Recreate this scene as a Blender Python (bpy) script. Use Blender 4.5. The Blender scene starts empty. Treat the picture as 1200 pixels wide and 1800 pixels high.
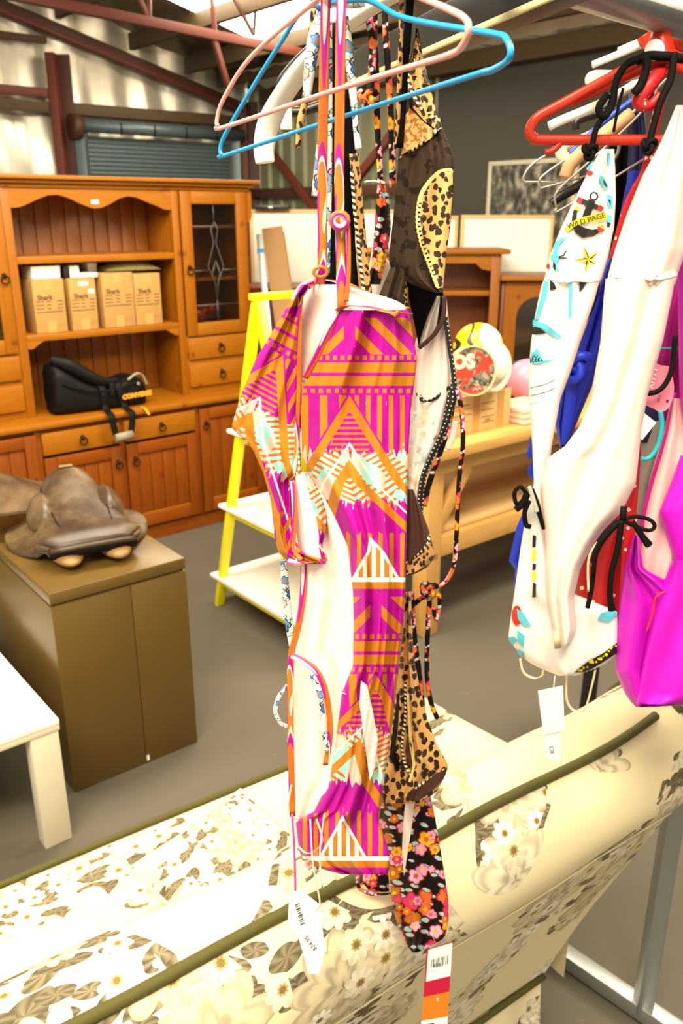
import bpy, bmesh, math, random
import numpy as np
from mathutils import Vector, Matrix
random.seed(7)
sc = bpy.context.scene
COL = sc.collection

# ---------------------------------------------------------------- camera
F_PX, PITCH, CAM_H = 1480.0, math.atan(525.0/1480.0), 1.75
cam_d = bpy.data.cameras.new('camera'); cam = bpy.data.objects.new('camera', cam_d); COL.objects.link(cam)
cam_d.sensor_fit = 'VERTICAL'; cam_d.sensor_height = 22.3; cam_d.lens = 22.3*F_PX/1800.0
cam_d.clip_start = 0.02; cam_d.clip_end = 100
cam.location = (0, 0, CAM_H); cam.rotation_euler = (math.pi/2 - PITCH, 0, 0)
cam_d.dof.use_dof = True; cam_d.dof.focus_distance = 0.86; cam_d.dof.aperture_fstop = 6.3
sc.camera = cam

# ---------------------------------------------------------------- light
world = bpy.data.worlds.new('daylight'); sc.world = world; world.use_nodes = True
bg = world.node_tree.nodes['Background']; bg.inputs[0].default_value = (1.0, 0.90, 0.71, 1); bg.inputs[1].default_value = 0.58
def area(name, loc, rot, sx, sy, power, col):
    l = bpy.data.lights.new(name, 'AREA'); l.shape = 'RECTANGLE'; l.size = sx; l.size_y = sy; l.energy = power; l.color = col
    o = bpy.data.objects.new(name, l); COL.objects.link(o); o.location = loc; o.rotation_euler = rot
    return o
WARM = (1.0, 0.88, 0.67)
area('added_overhead_near', (-0.6, -0.3, 3.5), (math.radians(18), 0, math.radians(0)), 2.6, 1.2, 150, WARM)  # unseen light added above and behind the camera to brighten the garments
area('added_overhead_far', (-0.7, 2.9, 2.95), (math.radians(20), 0, math.radians(39)), 2.4, 0.6, 80, WARM)  # unseen overhead area light added in front of the dresser
area('added_overhead_side', (1.7, 3.2, 2.7), (0, 0, math.radians(39)), 1.2, 0.5, 48, WARM)  # unseen area light added to lift the whiteboards at the back
vs = sc.view_settings; vs.view_transform = 'Standard'; vs.look = 'None'; vs.gamma = 1; vs.use_curve_mapping = False; vs.exposure = 0.98

# ---------------------------------------------------------------- geometry of the view (used to measure the place)
SN, CS = math.sin(PITCH), math.cos(PITCH)
def ray(x, y):
    v = y-900.0
    return (x-600.0, F_PX*CS-v*SN, -(F_PX*SN+v*CS))
def P(x, y, d):
    r = ray(x, y); k = d/r[1]
    return Vector((r[0]*k, d, CAM_H+r[2]*k))
def PZ(x, y, h):
    r = ray(x, y); k = (h-CAM_H)/r[2]
    return Vector((r[0]*k, r[1]*k, h))
AX = math.radians(39.22)
E1 = Vector((math.cos(AX), math.sin(AX), 0)); E2 = Vector((-E1.y, E1.x, 0))
A0 = Vector((-1.05, 4.468, 0))           # dresser front line on the floor
def B(s, o, z=0): return A0+E1*s+E2*o+Vector((0, 0, z))   # building frame: along gable wall, away, up

# ---------------------------------------------------------------- node helpers
class V:
    def __init__(s, g, k): s.g, s.k = g, k
    def _m(s, op, *a): return s.g.m(op, s, *a)
    def __add__(s, o): return s._m('ADD', o)
    __radd__ = __add__
    def __sub__(s, o): return s._m('SUBTRACT', o)
    def __rsub__(s, o): return s.g.m('SUBTRACT', o, s)
    def __mul__(s, o): return s._m('MULTIPLY', o)
    __rmul__ = __mul__
    def __truediv__(s, o): return s._m('DIVIDE', o)
    def __lt__(s, o): return s._m('LESS_THAN', o)
    def __gt__(s, o): return s._m('GREATER_THAN', o)
    def abs(s): return s._m('ABSOLUTE')
    def fract(s): return s._m('FRACT')
    def sin(s): return s._m('SINE')
    def cos(s): return s._m('COSINE')
    def max(s, o): return s._m('MAXIMUM', o)
    def min(s, o): return s._m('MINIMUM', o)
class Graph:
    def __init__(s, mat):
        s.nt = mat.node_tree; s.n = s.nt.nodes; s.l = s.nt.links
    def put(s, sock, v):
        if isinstance(v, V): s.l.new(v.k, sock)
        elif hasattr(v, 'is_output'): s.l.new(v, sock)
        else: sock.default_value = v
    def m(s, op, *a):
        nd = s.n.new('ShaderNodeMath'); nd.operation = op
        for i, v in enumerate(a): s.put(nd.inputs[i], v)
        return V(s, nd.outputs[0])
    def uv(s):
        nd = s.n.new('ShaderNodeUVMap'); sp = s.n.new('ShaderNodeSeparateXYZ'); s.l.new(nd.outputs[0], sp.inputs[0])
        return V(s, sp.outputs[0]), V(s, sp.outputs[1])
    def obj(s):
        nd = s.n.new('ShaderNodeTexCoord'); sp = s.n.new('ShaderNodeSeparateXYZ'); s.l.new(nd.outputs['Object'], sp.inputs[0])
        return V(s, sp.outputs[0]), V(s, sp.outputs[1]), V(s, sp.outputs[2])
    def vec(s, x, y, z=0.0):
        nd = s.n.new('ShaderNodeCombineXYZ'); s.put(nd.inputs[0], x); s.put(nd.inputs[1], y); s.put(nd.inputs[2], z)
        return nd.outputs[0]
    def noise(s, vec, scale, detail=2.0, rough=.5, col=False):
        nd = s.n.new('ShaderNodeTexNoise'); s.put(nd.inputs['Vector'], vec); nd.inputs['Scale'].default_value = scale
        nd.inputs['Detail'].default_value = detail; nd.inputs['Roughness'].default_value = rough
        return nd.outputs['Color'] if col else V(s, nd.outputs[0])
    def voro(s, vec, scale, feature='F1', rnd=1.0):
        nd = s.n.new('ShaderNodeTexVoronoi'); nd.voronoi_dimensions = '2D'; nd.feature = feature
        s.put(nd.inputs['Vector'], vec); nd.inputs['Scale'].default_value = scale; nd.inputs['Randomness'].default_value = rnd
        return nd
    def mix(s, f, a, b):
        nd = s.n.new('ShaderNodeMix'); nd.data_type = 'RGBA'
        s.put(nd.inputs[0], f); s.put(nd.inputs[6], c4(a)); s.put(nd.inputs[7], c4(b))
        return nd.outputs[2]
    def ramp(s, f, stops, const=False):
        nd = s.n.new('ShaderNodeValToRGB'); s.put(nd.inputs[0], f); r = nd.color_ramp
        if const: r.interpolation = 'CONSTANT'
        while len(r.elements) < len(stops): r.elements.new(.5)
        for e, (p, c) in zip(r.elements, stops): e.position = p; e.color = c4(c)
        return nd.outputs[0]
    def bump(s, h, strength, dist=.01):
        nd = s.n.new('ShaderNodeBump'); s.put(nd.inputs['Height'], h); nd.inputs['Strength'].default_value = strength; nd.inputs['Distance'].default_value = dist
        return nd.outputs[0]
def lin(c): return c/12.92 if c <= .04045 else ((c+.055)/1.055)**2.4
def c4(c):
    if hasattr(c, 'is_output') or isinstance(c, V): return c
    if isinstance(c, str):
        return tuple(lin(int(c[i:i+2], 16)/255) for i in (0, 2, 4))+(1,)
    return tuple(c)+(1,) if len(c) == 3 else tuple(c)
def M(name, color, rough=.6, metal=0.0, fn=None, spec=None, emit=None, trans=None, sheen=None):
    m = bpy.data.materials.new(name); m.use_nodes = True; b = m.node_tree.nodes['Principled BSDF']; g = Graph(m)
    b.inputs['Base Color'].default_value = c4(color); b.inputs['Roughness'].default_value = rough; b.inputs['Metallic'].default_value = metal
    if spec is not None: b.inputs['Specular IOR Level'].default_value = spec
    if emit: b.inputs['Emission Color'].default_value = c4(emit[0]); b.inputs['Emission Strength'].default_value = emit[1]
    if trans: b.inputs['Transmission Weight'].default_value = trans
    if sheen: b.inputs['Sheen Weight'].default_value = sheen
    if fn:
        r = fn(g, b)
        if r is not None: g.put(b.inputs['Base Color'], r)
    else:                                             # faint wear so that nothing is perfectly flat
        x, y, z = g.obj(); n = g.noise(g.vec(x, y, z), 14.0, 3.0)
        c = c4(color); g.put(b.inputs['Base Color'], g.mix(n, tuple(k*.93 for k in c[:3]), tuple(min(1, k*1.05) for k in c[:3])))
    return m

# ---------------------------------------------------------------- mesh helpers
def link(name, me, mat, parent=None):
    o = bpy.data.objects.new(name, me); COL.objects.link(o)
    if mat is not None and not me.materials:
        me.materials.append(mat)
    if parent is not None: o.parent = parent
    return o
def smooth(me, ang=None):
    me.polygons.foreach_set('use_smooth', [True]*len(me.polygons))
    if ang is not None:
        bm = bmesh.new(); bm.from_mesh(me)
        for e in bm.edges:
            if len(e.link_faces) == 2 and e.calc_face_angle(0) > math.radians(ang): e.smooth = False
        bm.to_mesh(me); bm.free()
def fin(name, bm, mat, parent=None, sm=None):
    bmesh.ops.recalc_face_normals(bm, faces=bm.faces)
    me = bpy.data.meshes.new(name); bm.to_mesh(me); bm.free()
    if sm is not None: smooth(me, sm)
    return link(name, me, mat, parent)
def tag(o, label, cat, group=None, kind=None):
    o['label'] = label
    if cat: o['category'] = cat
    if group: o['group'] = group
    if kind: o['kind'] = kind
    return o
def empty(name, loc, rz=0, label=None, cat=None, group=None):
    o = bpy.data.objects.new(name, None); COL.objects.link(o); o.location = loc; o.rotation_euler = (0, 0, rz); o.empty_display_size = .05
    if label: tag(o, label, cat, group)
    return o
def structure(o, label=None):
    o['kind'] = 'structure'
    if label: o['label'] = label
    return o
def bx(bm, x0, x1, y0, y1, z0, z1, bev=0.0, mtx=None):
    r = bmesh.ops.create_cube(bm, size=1.0)
    vs_ = r['verts']
    for v in vs_:
        v.co = Vector((x0+(x1-x0)*(v.co.x+.5), y0+(y1-y0)*(v.co.y+.5), z0+(z1-z0)*(v.co.z+.5)))
    if bev:
        es = list({e for v in vs_ for e in v.link_edges})
        r2 = bmesh.ops.bevel(bm, geom=es, offset=bev, segments=2, profile=.5, affect='EDGES')
        vs_ = list({v for f in r2['faces'] for v in f.verts} | {v for v in vs_ if v.is_valid})
    if mtx is not None:
        for v in vs_: v.co = mtx @ v.co
    return vs_
def box(name, x0, x1, y0, y1, z0, z1, mat, parent=None, bev=.003):
    bm = bmesh.new(); bx(bm, x0, x1, y0, y1, z0, z1, bev)
    return fin(name, bm, mat, parent, 35)
def beam(name, p, q, w, h, mat, parent=None, up=(0, 0, 1), bev=.002):
    p, q = Vector(p), Vector(q); d = (q-p); L = d.length; d.normalize(); up = Vector(up)
    if abs(d.dot(up)) > .99: up = Vector((1, 0, 0))
    sx = d.cross(up).normalized(); sz = sx.cross(d).normalized()
    mt = Matrix((( d.x, sx.x, sz.x, p.x), (d.y, sx.y, sz.y, p.y), (d.z, sx.z, sz.z, p.z), (0, 0, 0, 1)))
    bm = bmesh.new(); bx(bm, 0, L, -w/2, w/2, -h/2, h/2, bev, mt)
    return fin(name, bm, mat, parent, 35)
def poly_prism(name, pts, d, mat, parent, axis='y', off=0.0, bev=0.0):
    """outline in (x,z), extruded along +y by d from off"""
    bm = bmesh.new(); vs_ = [bm.verts.new((p[0], off, p[1])) for p in pts]
    f = bm.faces.new(vs_); r = bmesh.ops.extrude_face_region(bm, geom=[f])
    for v in [g_ for g_ in r['geom'] if isinstance(g_, bmesh.types.BMVert)]: v.co.y += d
    bmesh.ops.triangulate(bm, faces=[f_ for f_ in bm.faces if len(f_.verts) > 4])
    return fin(name, bm, mat, parent)
def smooth_path(pts, n=8):
    pts = [Vector(p) for p in pts]
    if len(pts) < 3: return pts
    out = []
    for i in range(len(pts)-1):
        p0 = pts[max(0, i-1)]; p1 = pts[i]; p2 = pts[i+1]; p3 = pts[min(len(pts)-1, i+2)]
        for k in range(n):
            t = k/n
            out.append(.5*((2*p1)+(p2-p0)*t+(2*p0-5*p1+4*p2-p3)*t*t+(3*p1-p0-3*p2+p3)*t**3))
    out.append(pts[-1]); return out
def tube_bm(bm, pts, rad, seg=8, flat=1.0, side=None, closed=False, uvl=None):
    """tube along pts; rad may be a list; flat<1 squashes it into a ribbon, its wide side along `side`"""
    n = len(pts); rings = []; prev = None
    for i, p in enumerate(pts):
        a = pts[(i-1) % n] if closed or i > 0 else pts[i]; b_ = pts[(i+1) % n] if closed or i < n-1 else pts[i]
        d = (b_-a)
        if d.length < 1e-9: d = Vector((0, 0, -1))
        d.normalize()
        if side is not None: u = Vector(side)
        else: u = prev if prev is not None else (Vector((0, 0, 1)) if abs(d.z) < .9 else Vector((1, 0, 0)))
        u = (u-d*u.dot(d))
        if u.length < 1e-6: u = d.orthogonal()
        u.normalize(); w = d.cross(u).normalized(); prev = u
        r = rad[i] if isinstance(rad, (list, tuple)) else rad
        rings.append([bm.verts.new(p+u*(r*math.cos(2*math.pi*k/seg))+w*(r*flat*math.sin(2*math.pi*k/seg))) for k in range(seg)])
    L = 0.0; Ls = [0.0]
    for i in range(1, n): L += (pts[i]-pts[i-1]).length; Ls.append(L)
    m = n if closed else n-1
    for i in range(m):
        j = (i+1) % n
        for k in range(seg):
            f = bm.faces.new((rings[i][k], rings[i][(k+1) % seg], rings[j][(k+1) % seg], rings[j][k])); f.smooth = True
            if uvl is not None:
                r = rad[i] if isinstance(rad, (list, tuple)) else rad
                for lp, (kk, ii) in zip(f.loops, ((k, i), (k+1, i), (k+1, i+1), (k, i+1))):
                    ll = Ls[ii] if ii < n else L
                    lp[uvl].uv = (kk/seg*6.28*r*1500, ll*1500)
    if not closed:
        bm.faces.new(rings[0][::-1]); bm.faces.new(rings[-1])
def tube(name, pts, rad, mat, parent=None, seg=8, flat=1.0, side=None, closed=False, sub=8):
    bm = bmesh.new(); uvl = bm.loops.layers.uv.new('UVMap')
    pp = smooth_path(pts, sub) if sub else [Vector(p) for p in pts]
    if isinstance(rad, (list, tuple)) and sub:
        rr = []
        for i in range(len(rad)-1): rr += [rad[i]+(rad[i+1]-rad[i])*k/sub for k in range(sub)]
        rad = rr+[rad[-1]]
    tube_bm(bm, pp, rad, seg, flat, side, closed, uvl)
    me = bpy.data.meshes.new(name); bm.to_mesh(me); bm.free()
    return link(name, me, mat, parent)
def grid_bm(bm, fn, nu, nv, uvfn=None, closed_u=False):
    vv = [[bm.verts.new(fn(i/nu, j/nv)) for i in range(nu+(0 if closed_u else 1))] for j in range(nv+1)]
    for j in range(nv):
        for i in range(nu):
            i2 = (i+1) % nu if closed_u else i+1
            f = bm.faces.new((vv[j][i], vv[j][i2], vv[j+1][i2], vv[j+1][i])); f.smooth = True
    return vv
def lathe(name, prof, mat, parent=None, seg=32, loc=(0, 0, 0), rot=None):
    bm = bmesh.new(); rings = []
    for r, z in prof:
        rings.append([bm.verts.new((max(r, 1e-4)*math.cos(2*math.pi*k/seg), max(r, 1e-4)*math.sin(2*math.pi*k/seg), z)) for k in range(seg)])
    for i in range(len(prof)-1):
        for k in range(seg):
            f = bm.faces.new((rings[i][k], rings[i][(k+1) % seg], rings[i+1][(k+1) % seg], rings[i+1][k])); f.smooth = True
    bmesh.ops.remove_doubles(bm, verts=bm.verts, dist=2e-4)
    o = fin(name, bm, mat, parent, 40); o.location = loc
    if rot: o.rotation_euler = rot
    return o
def text_mesh(body, size=1.0, bold=0.0):
    c = bpy.data.curves.new('lettering', 'FONT'); c.body = body; c.size = size; c.align_x = 'CENTER'; c.align_y = 'CENTER'; c.offset = bold; c.resolution_u = 2
    o = bpy.data.objects.new('lettering', c); COL.objects.link(o)
    dg = bpy.context.evaluated_depsgraph_get(); me = bpy.data.meshes.new_from_object(o.evaluated_get(dg))
    bpy.data.objects.remove(o); bpy.data.curves.remove(c); me.materials.clear()
    return me
def text_on(name, body, size, loc, mat, parent, rot=(math.pi/2, 0, 0), bold=0.0):
    me = text_mesh(body, size, bold); o = link(name, me, mat, parent); o.location = loc; o.rotation_euler = rot
    return o
def copy_tree(o, parent=None):
    c = o.copy(); COL.objects.link(c); c.parent = parent
    for ch in o.children: copy_tree(ch, c)
    return c

# ---------------------------------------------------------------- materials
def wood_fn(dark, light, grain=(3, 22, 22), knots=True):
    def fn(g, b):
        x, y, z = g.obj()
        n = g.noise(g.vec(x*grain[0], y*grain[1], z*grain[2]), 3.0, 5.0, .6)
        n2 = g.noise(g.vec(x, y, z), 2.3, 1.0)
        c = g.mix(n, dark, light)
        c = g.mix(n2*.35, c, dark)
        if knots:
            vo = g.voro(g.vec(x*1.0+y, z*1.0), 3.1); d = V(g, vo.outputs['Distance'])
            c = g.mix((1-(d*14).min(1.0))*.8, c, '5a2008')
        g.put(b.inputs['Normal'], g.bump(n, .15, .003))
        return c
    return fn
m_wood_h = M('honey_pine_across', 'b8701c', .42, spec=.3, fn=wood_fn('824806', 'a8680c', (3, 20, 24)))
m_wood_v = M('honey_pine_upright', 'b8701c', .42, spec=.3, fn=wood_fn('7e4404', 'a2620a', (24, 20, 2.5)))
m_wood_r = M('red_pine_upright', '9c4a12', .42, spec=.3, fn=wood_fn('642c02', '924a04', (24, 20, 2.5)))
m_wood_rh = M('red_pine_across', '9c4a12', .42, spec=.3, fn=wood_fn('6c3002', '964c04', (3, 20, 24)))
m_back = M('pine_lining_board', 'b0661c', .45, fn=wood_fn('703a04', '98580a', (20, 20, 2.0)))
m_dark_wood = M('brown_cabinet_wood', '7a3a10', .4, fn=wood_fn('5d2408', '93500f', (22, 20, 2.5), False))
m_bench = M('raw_pine', 'd2a25a', .6, fn=wood_fn('b58038', 'dcb06a', (2.5, 18, 18)))
m_bench_v = M('raw_pine_upright', 'd2a25a', .6, fn=wood_fn('b58038', 'dcb06a', (18, 18, 2.5)))
m_ply = M('bench_board', 'cfa566', .65, fn=wood_fn('c0945a', 'dcb47a', (2, 9, 9), False))
m_iron = M('blackened_iron', '2a1c14', .4, .8)
m_glass = M('cabinet_glass', 'cfc8b8', .05, trans=1.0, spec=.5)
m_lead = M('lead_came', '5a5650', .45, .7)
def floor_fn(g, b):
    x, y, z = g.obj(); v = g.vec(x, y, z)
    n = g.noise(v, 1.2, 4.0, .6); f = g.noise(v, 220.0, 2.0, .7); bl = g.noise(v, 5.0, 5.0, .65)
    c = g.mix(n, '565043', '665f51'); c = g.mix(f*.5, c, '484236'); c = g.mix((bl > .68)*.15, c, '8a8474')
    g.put(b.inputs['Normal'], g.bump(f, .25, .002)); return c
m_floor = M('grey_floor', '7a7266', .75, fn=floor_fn)
def foil_fn(g, b):
    x, y, z = g.obj(); v = g.vec(x, y, z)
    n = g.noise(g.vec(x*2.2, y*2.2, z*.4), 1.3, 3.0, .5); n2 = g.noise(v, 7.0, 3.0, .6)
    g.put(b.inputs['Normal'], g.bump(n*1.0+n2*.05, .35, .07)); return g.mix(n2, 'd8d0bc', 'f6f0e2')
m_foil = M('silver_foil', 'd8d0b8', .38, .5, fn=foil_fn)
def rooffoil_fn(g, b):
    x, y, z = g.obj(); v = g.vec(x, y, z)
    r = (x*34.0).sin()*.5+.5; n = g.noise(v, 4.0, 5.0, .65); w = g.noise(g.vec(x*1.2, y*9.0, z), 2.2, 4.0, .6)
    g.put(b.inputs['Normal'], g.bump(r*.35+w*.9, .6, .06)); return g.mix(n, '6a5e48', '9a8a6a')
m_rooffoil = M('sagging_roof_foil', '9c9078', .34, .75, fn=rooffoil_fn)
m_strip = M('bright_crumpled_foil', 'e8e2d0', .4, .3, fn=foil_fn)
m_oxide = M('red_oxide_steel', '62281a', .6)
m_oxide_dk = M('dark_oxide_steel', '4a2a1c', .6)
m_purlin = M('timber_purlin', '6a5334', .7, fn=wood_fn('3c2e1a', '5e4a2e', (18, 3, 18), False))
m_roller = M('blue_grey_door_steel', '5b6a6e', .42, .3)
m_corr = M('dull_green_sheet_metal', '8a8a6e', .5, .2)
m_char = M('charcoal_panel', '45423c', .65)
m_white = M('white_laminate', 'f4f0e6', .4)
m_cream = M('cream_board', 'f6efd8', .55)
m_yellow = M('yellow_paint', 'fff000', .35)
m_black = M('black_plastic', '121110', .4)
m_galv = M('galvanised_steel', 'a9adab', .4, .75)
m_card = M('brown_cardboard', 'c79a5a', .8, fn=lambda g, b: g.mix(g.noise(g.vec(*g.obj()), 40.0, 3.0), '9c7238', 'b48a4c'))
m_ink = M('printing_ink', '2c2018', .8)

# ================================================================ the building
W = 3.5                                     # gable wall stands this far behind the dresser front line
bm = bmesh.new(); bmesh.ops.create_grid(bm, x_segments=1, y_segments=1, size=1); 
for v in bm.verts: v.co = Vector((v.co.x*9+0, v.co.y*9+4, 0))
structure(fin('floor', bm, m_floor), 'worn grey warehouse floor')
SC = 3.03                                   # eave corner along the gable wall
ZE = 2.66; SL = .255                        # eave height and roof slope
def wall_quad(name, pts, mat, th, nrm):
    bm = bmesh.new(); a = [bm.verts.new(p) for p in pts]; f = bm.faces.new(a)
    r = bmesh.ops.extrude_face_region(bm, geom=[f])
    for v in [q for q in r['geom'] if isinstance(q, bmesh.types.BMVert)]: v.co += nrm*th
    return fin(name, bm, mat)
# gable wall in foil, bulging between its battens
def gz(s): return ZE+(SC-s)*SL
bm = bmesh.new()
def gfn(u, v):
    s = -4.5+(SC+4.5)*u; z = v*(gz(s)+.30)
    return B(s, W+.03*math.sin(s*7.1)*math.sin(z*2.3)+.02*math.sin(s*19+z*2)+.03*math.sin(z*5.2), z)
grid_bm(bm, gfn, 150, 60)
structure(fin('wall_gable', bm, m_foil, None, 80), 'wall lined with crumpled silver insulation foil')
# eave wall: ribbed sheet metal, then a charcoal lining
bm = bmesh.new()
rib = 0.19
def eave_pt(o, z, d=0): return B(SC+d, o, z)
prof = []
o_ = W; 
while o_ > 1.0:
    prof += [(o_, 0), (o_-rib*.62, 0), (o_-rib*.72, -.03), (o_-rib*.9, -.03)]; o_ -= rib
lo = [bm.verts.new(eave_pt(o, 0, d)) for o, d in prof]; hi = [bm.verts.new(eave_pt(o, ZE+.32, d)) for o, d in prof]
for i in range(len(prof)-1): bm.faces.new((lo[i], lo[i+1], hi[i+1], hi[i]))
structure(fin('wall_eave', bm, m_corr), 'pale green ribbed sheet metal wall')
structure(beam('wall_lining', eave_pt(.95, 1.37, .0), eave_pt(-6.5, 1.37, .0), .05, 2.74, m_char), 'flat charcoal wall lining')
# roof: foil-lined sheets on purlins
bm = bmesh.new()
def rfn(u, v):
    s = SC+.3-9.5*u; o = W+.1-11*v
    return B(s, o, ZE+.27+(SC-s)*SL+.02*math.sin(o*9+s)*math.sin(s*5))
vv = grid_bm(bm, rfn, 110, 110)
sky_s = []
ceil = structure(fin('ceiling', bm, m_rooffoil, None, 80), 'roof sheets lined with sagging silver foil')
# skylight panel set just under the roof sheets
pts = [(290, -60), (480, -60), (478, 52), (400, 60), (296, 8)]
m_sky = M('translucent_skylight', 'ffffff', .5, emit=('fff0d0', 9.0))
def roof_hit(x, y, drop=.02):
    r = Vector(ray(x, y)); n = Vector((0, 0, 1))+E1*SL; p0 = B(SC, 0, ZE+.27-drop)
    return Vector((0, 0, CAM_H))+r*((p0-Vector((0, 0, CAM_H))).dot(n)/r.dot(n))
q = roof_hit(385, 20); qs = (q-A0).dot(E1); qo = (q-A0).dot(E2)
def roof_panel(name, s0, s1, o0, o1, drop, mat):
    bm = bmesh.new(); c = []
    for dz in (0, -.02):
        for s, o in ((s0, o0), (s1, o0), (s1, o1), (s0, o1)): c.append(bm.verts.new(B(s, o, ZE+.27-drop+(SC-s)*SL+dz)))
    for f in ((0, 1, 2, 3), (7, 6, 5, 4), (0, 4, 5, 1), (1, 5, 6, 2), (2, 6, 7, 3), (3, 7, 4, 0)): bm.faces.new([c[i] for i in f])
    return fin(name, bm, mat)
structure(roof_panel('window_1', qs-.60, qs+.45, qo-1.3, qo+.12, .04, m_sky), 'bright translucent skylight panel')
# steel frame
def on_gable(x, y, off):
    r = Vector(ray(x, y)); p0 = A0+E2*off
    k = p0.dot(E2)/r.dot(E2); p = Vector((0, 0, CAM_H))+r*k
    return p
g_ = W-.14
raf = empty('roof_rafter', B(0, g_, 0), 0, 'red oxide steel rafter sloping along the foil wall', 'rafter')
def child_beam(name, p, q, w, h, mat, root):
    o = beam(name, Vector(p)-root.location, Vector(q)-root.location, w, h, mat, root); return o
child_beam('flange', on_gable(-60, -5, g_), on_gable(440, 203, g_), .10, .03, m_oxide, raf)
child_beam('web_plate', on_gable(-60, -16, g_), on_gable(440, 196, g_), .03, .10, m_oxide_dk, raf)
post = empty('steel_column', B(0, g_, 0), 0, 'upright red oxide steel column beside the roller shutter', 'column')
pt = on_gable(99, 180, g_); ps = (pt-A0).dot(E1)
child_beam('shaft', B(ps, g_, 0), B(ps, g_, 2.98), .15, .07, m_oxide, post)
child_beam('flange', B(ps+.085, g_-.02, 0), B(ps+.085, g_-.02, 2.98), .02, .11, m_oxide_dk, post)
child_beam('bracket', B(ps+.09, g_, 2.44), B(ps+.24, g_, 2.44), .04, .16, m_oxide, post)
cp = empty('steel_column', B(SC-.12, W-.12, 0), 0, 'dark red steel column in the corner of the shed', 'column')
child_beam('shaft', B(SC-.14, W-.12, 0), B(SC-.14, W-.12, ZE+.1), .14, .08, m_oxide, cp)
child_beam('flange', B(SC-.06, W-.15, 0), B(SC-.06, W-.15, ZE+.1), .02, .12, m_oxide_dk, cp)
def girt(a, b, w, h, mat, lab, name='wall_girt', o=None):
    return tag(beam(name, a, b, w, h, mat), lab, 'beam')
girt(B(ps-2.6, g_, on_gable(40, 160, g_).z), B(ps-.04, g_, on_gable(40, 160, g_).z), .06, .07, m_oxide, 'red steel rail crossing the foil wall high at its edge')
girt(B(ps-2.6, g_, on_gable(40, 66, g_).z), B(ps-.04, g_, on_gable(40, 66, g_).z), .06, .05, m_oxide_dk, 'thin dark steel rail under the roof at the foil wall')
girt(B(ps-2.6, g_, on_gable(40, 186, g_).z), B(ps-.04, g_, on_gable(40, 186, g_).z), .05, .08, m_purlin, 'rough timber rail just under the red steel rail')
girt(B(ps+.12, g_, on_gable(130, 192, g_).z), B(SC-.2, g_, on_gable(130, 192, g_).z), .10, .09, m_purlin, 'timber beam running above the roller shutter')
for i, (a, b) in enumerate((((476, 268), (552, 366)), ((668, 262), (600, 348)))):
    def ev(x, y):
        r = Vector(ray(x, y)); p0 = A0+E1*(SC-.14); k = p0.dot(E1)/r.dot(E1); return Vector((0, 0, CAM_H))+r*k
    pa, pb = ev(*a), ev(*b); d = (pb-pa).normalized()
    tag(beam('wall_brace', pa-d*.3, pb+d*1.4, .05, .07, m_oxide), ('red diagonal steel brace falling towards the whiteboard on the ribbed wall', 'red diagonal steel brace behind the hanging strings on the ribbed wall')[i], 'brace')
tag(beam('wall_girt', eave_pt(W-.2, ev(500, 338).z, -.1), eave_pt(1.2, ev(500, 338).z, -.1), .06, .08, m_oxide_dk), 'dark steel rail crossing the ribbed wall behind the braces', 'beam')
# truss nearer to the camera with web members
T = 1.6
tr = empty('roof_truss', B(0, T, 0), 0, 'red steel roof truss crossing under the skylight', 'truss')
def on_t(x, y): return on_gable(x, y, T)
child_beam('bottom_chord', on_t(-40, -22), on_t(620, 112), .06, .06, m_oxide, tr)
child_beam('web', on_t(236, -20), on_t(262, 34), .03, .03, m_oxide, tr)
child_beam('web', on_t(262, 34), on_t(261, -30), .03, .03, m_oxide, tr)
child_beam('web', on_t(370, -20), on_t(378, 60), .03, .03, m_oxide, tr)
child_beam('web', on_t(372, 55), on_t(400, 150), .035, .035, m_oxide, tr)
child_beam('web', on_t(446, 62), on_t(452, -30), .025, .025, m_oxide_dk, tr)
child_beam('web', on_t(446, 62), on_t(408, -10), .025, .025, m_oxide_dk, tr)
# purlins under the roof sheets, from the gable towards the camera
for i, (x, y, lab) in enumerate(((120, 40, 'timber purlin nearest the foil wall corner'), (250, 82, 'timber roof purlin ending beside the lower end of the skylight'), (348, 122, 'timber roof purlin between the truss and the corner column'), (405, 152, 'short timber roof purlin closest to the eave corner'))):
    q = on_gable(x, y, W-.3); s = (q-A0).dot(E1); z = ZE+.27+(SC-s)*SL-.10
    tag(beam('roof_purlin', B(s, W-.1, z), B(s, -2.5, z), .05, .13, m_purlin), lab, 'purlin')
# eave gutter of foil and the timber eave plate along the charcoal wall
bm = bmesh.new()
def efn(u, v):
    o = W-.5-8.5*u
    return B(SC-.15-.28*v+.01*math.sin(o*11), o, 2.84+.10*v+.012*math.sin(o*23+v*5)*math.sin(o*7))
grid_bm(bm, efn, 160, 8)
tag(fin('eave_foil', bm, m_strip, None, 80), 'crumpled silver foil strip along the eave above the charcoal wall', 'insulation')
tag(beam('eave_plate', B(SC-.085, W-.4, 2.77), B(SC-.085, -6, 2.77), .10, .12, m_purlin), 'long dusty timber beam topping the charcoal wall', 'beam')
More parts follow.
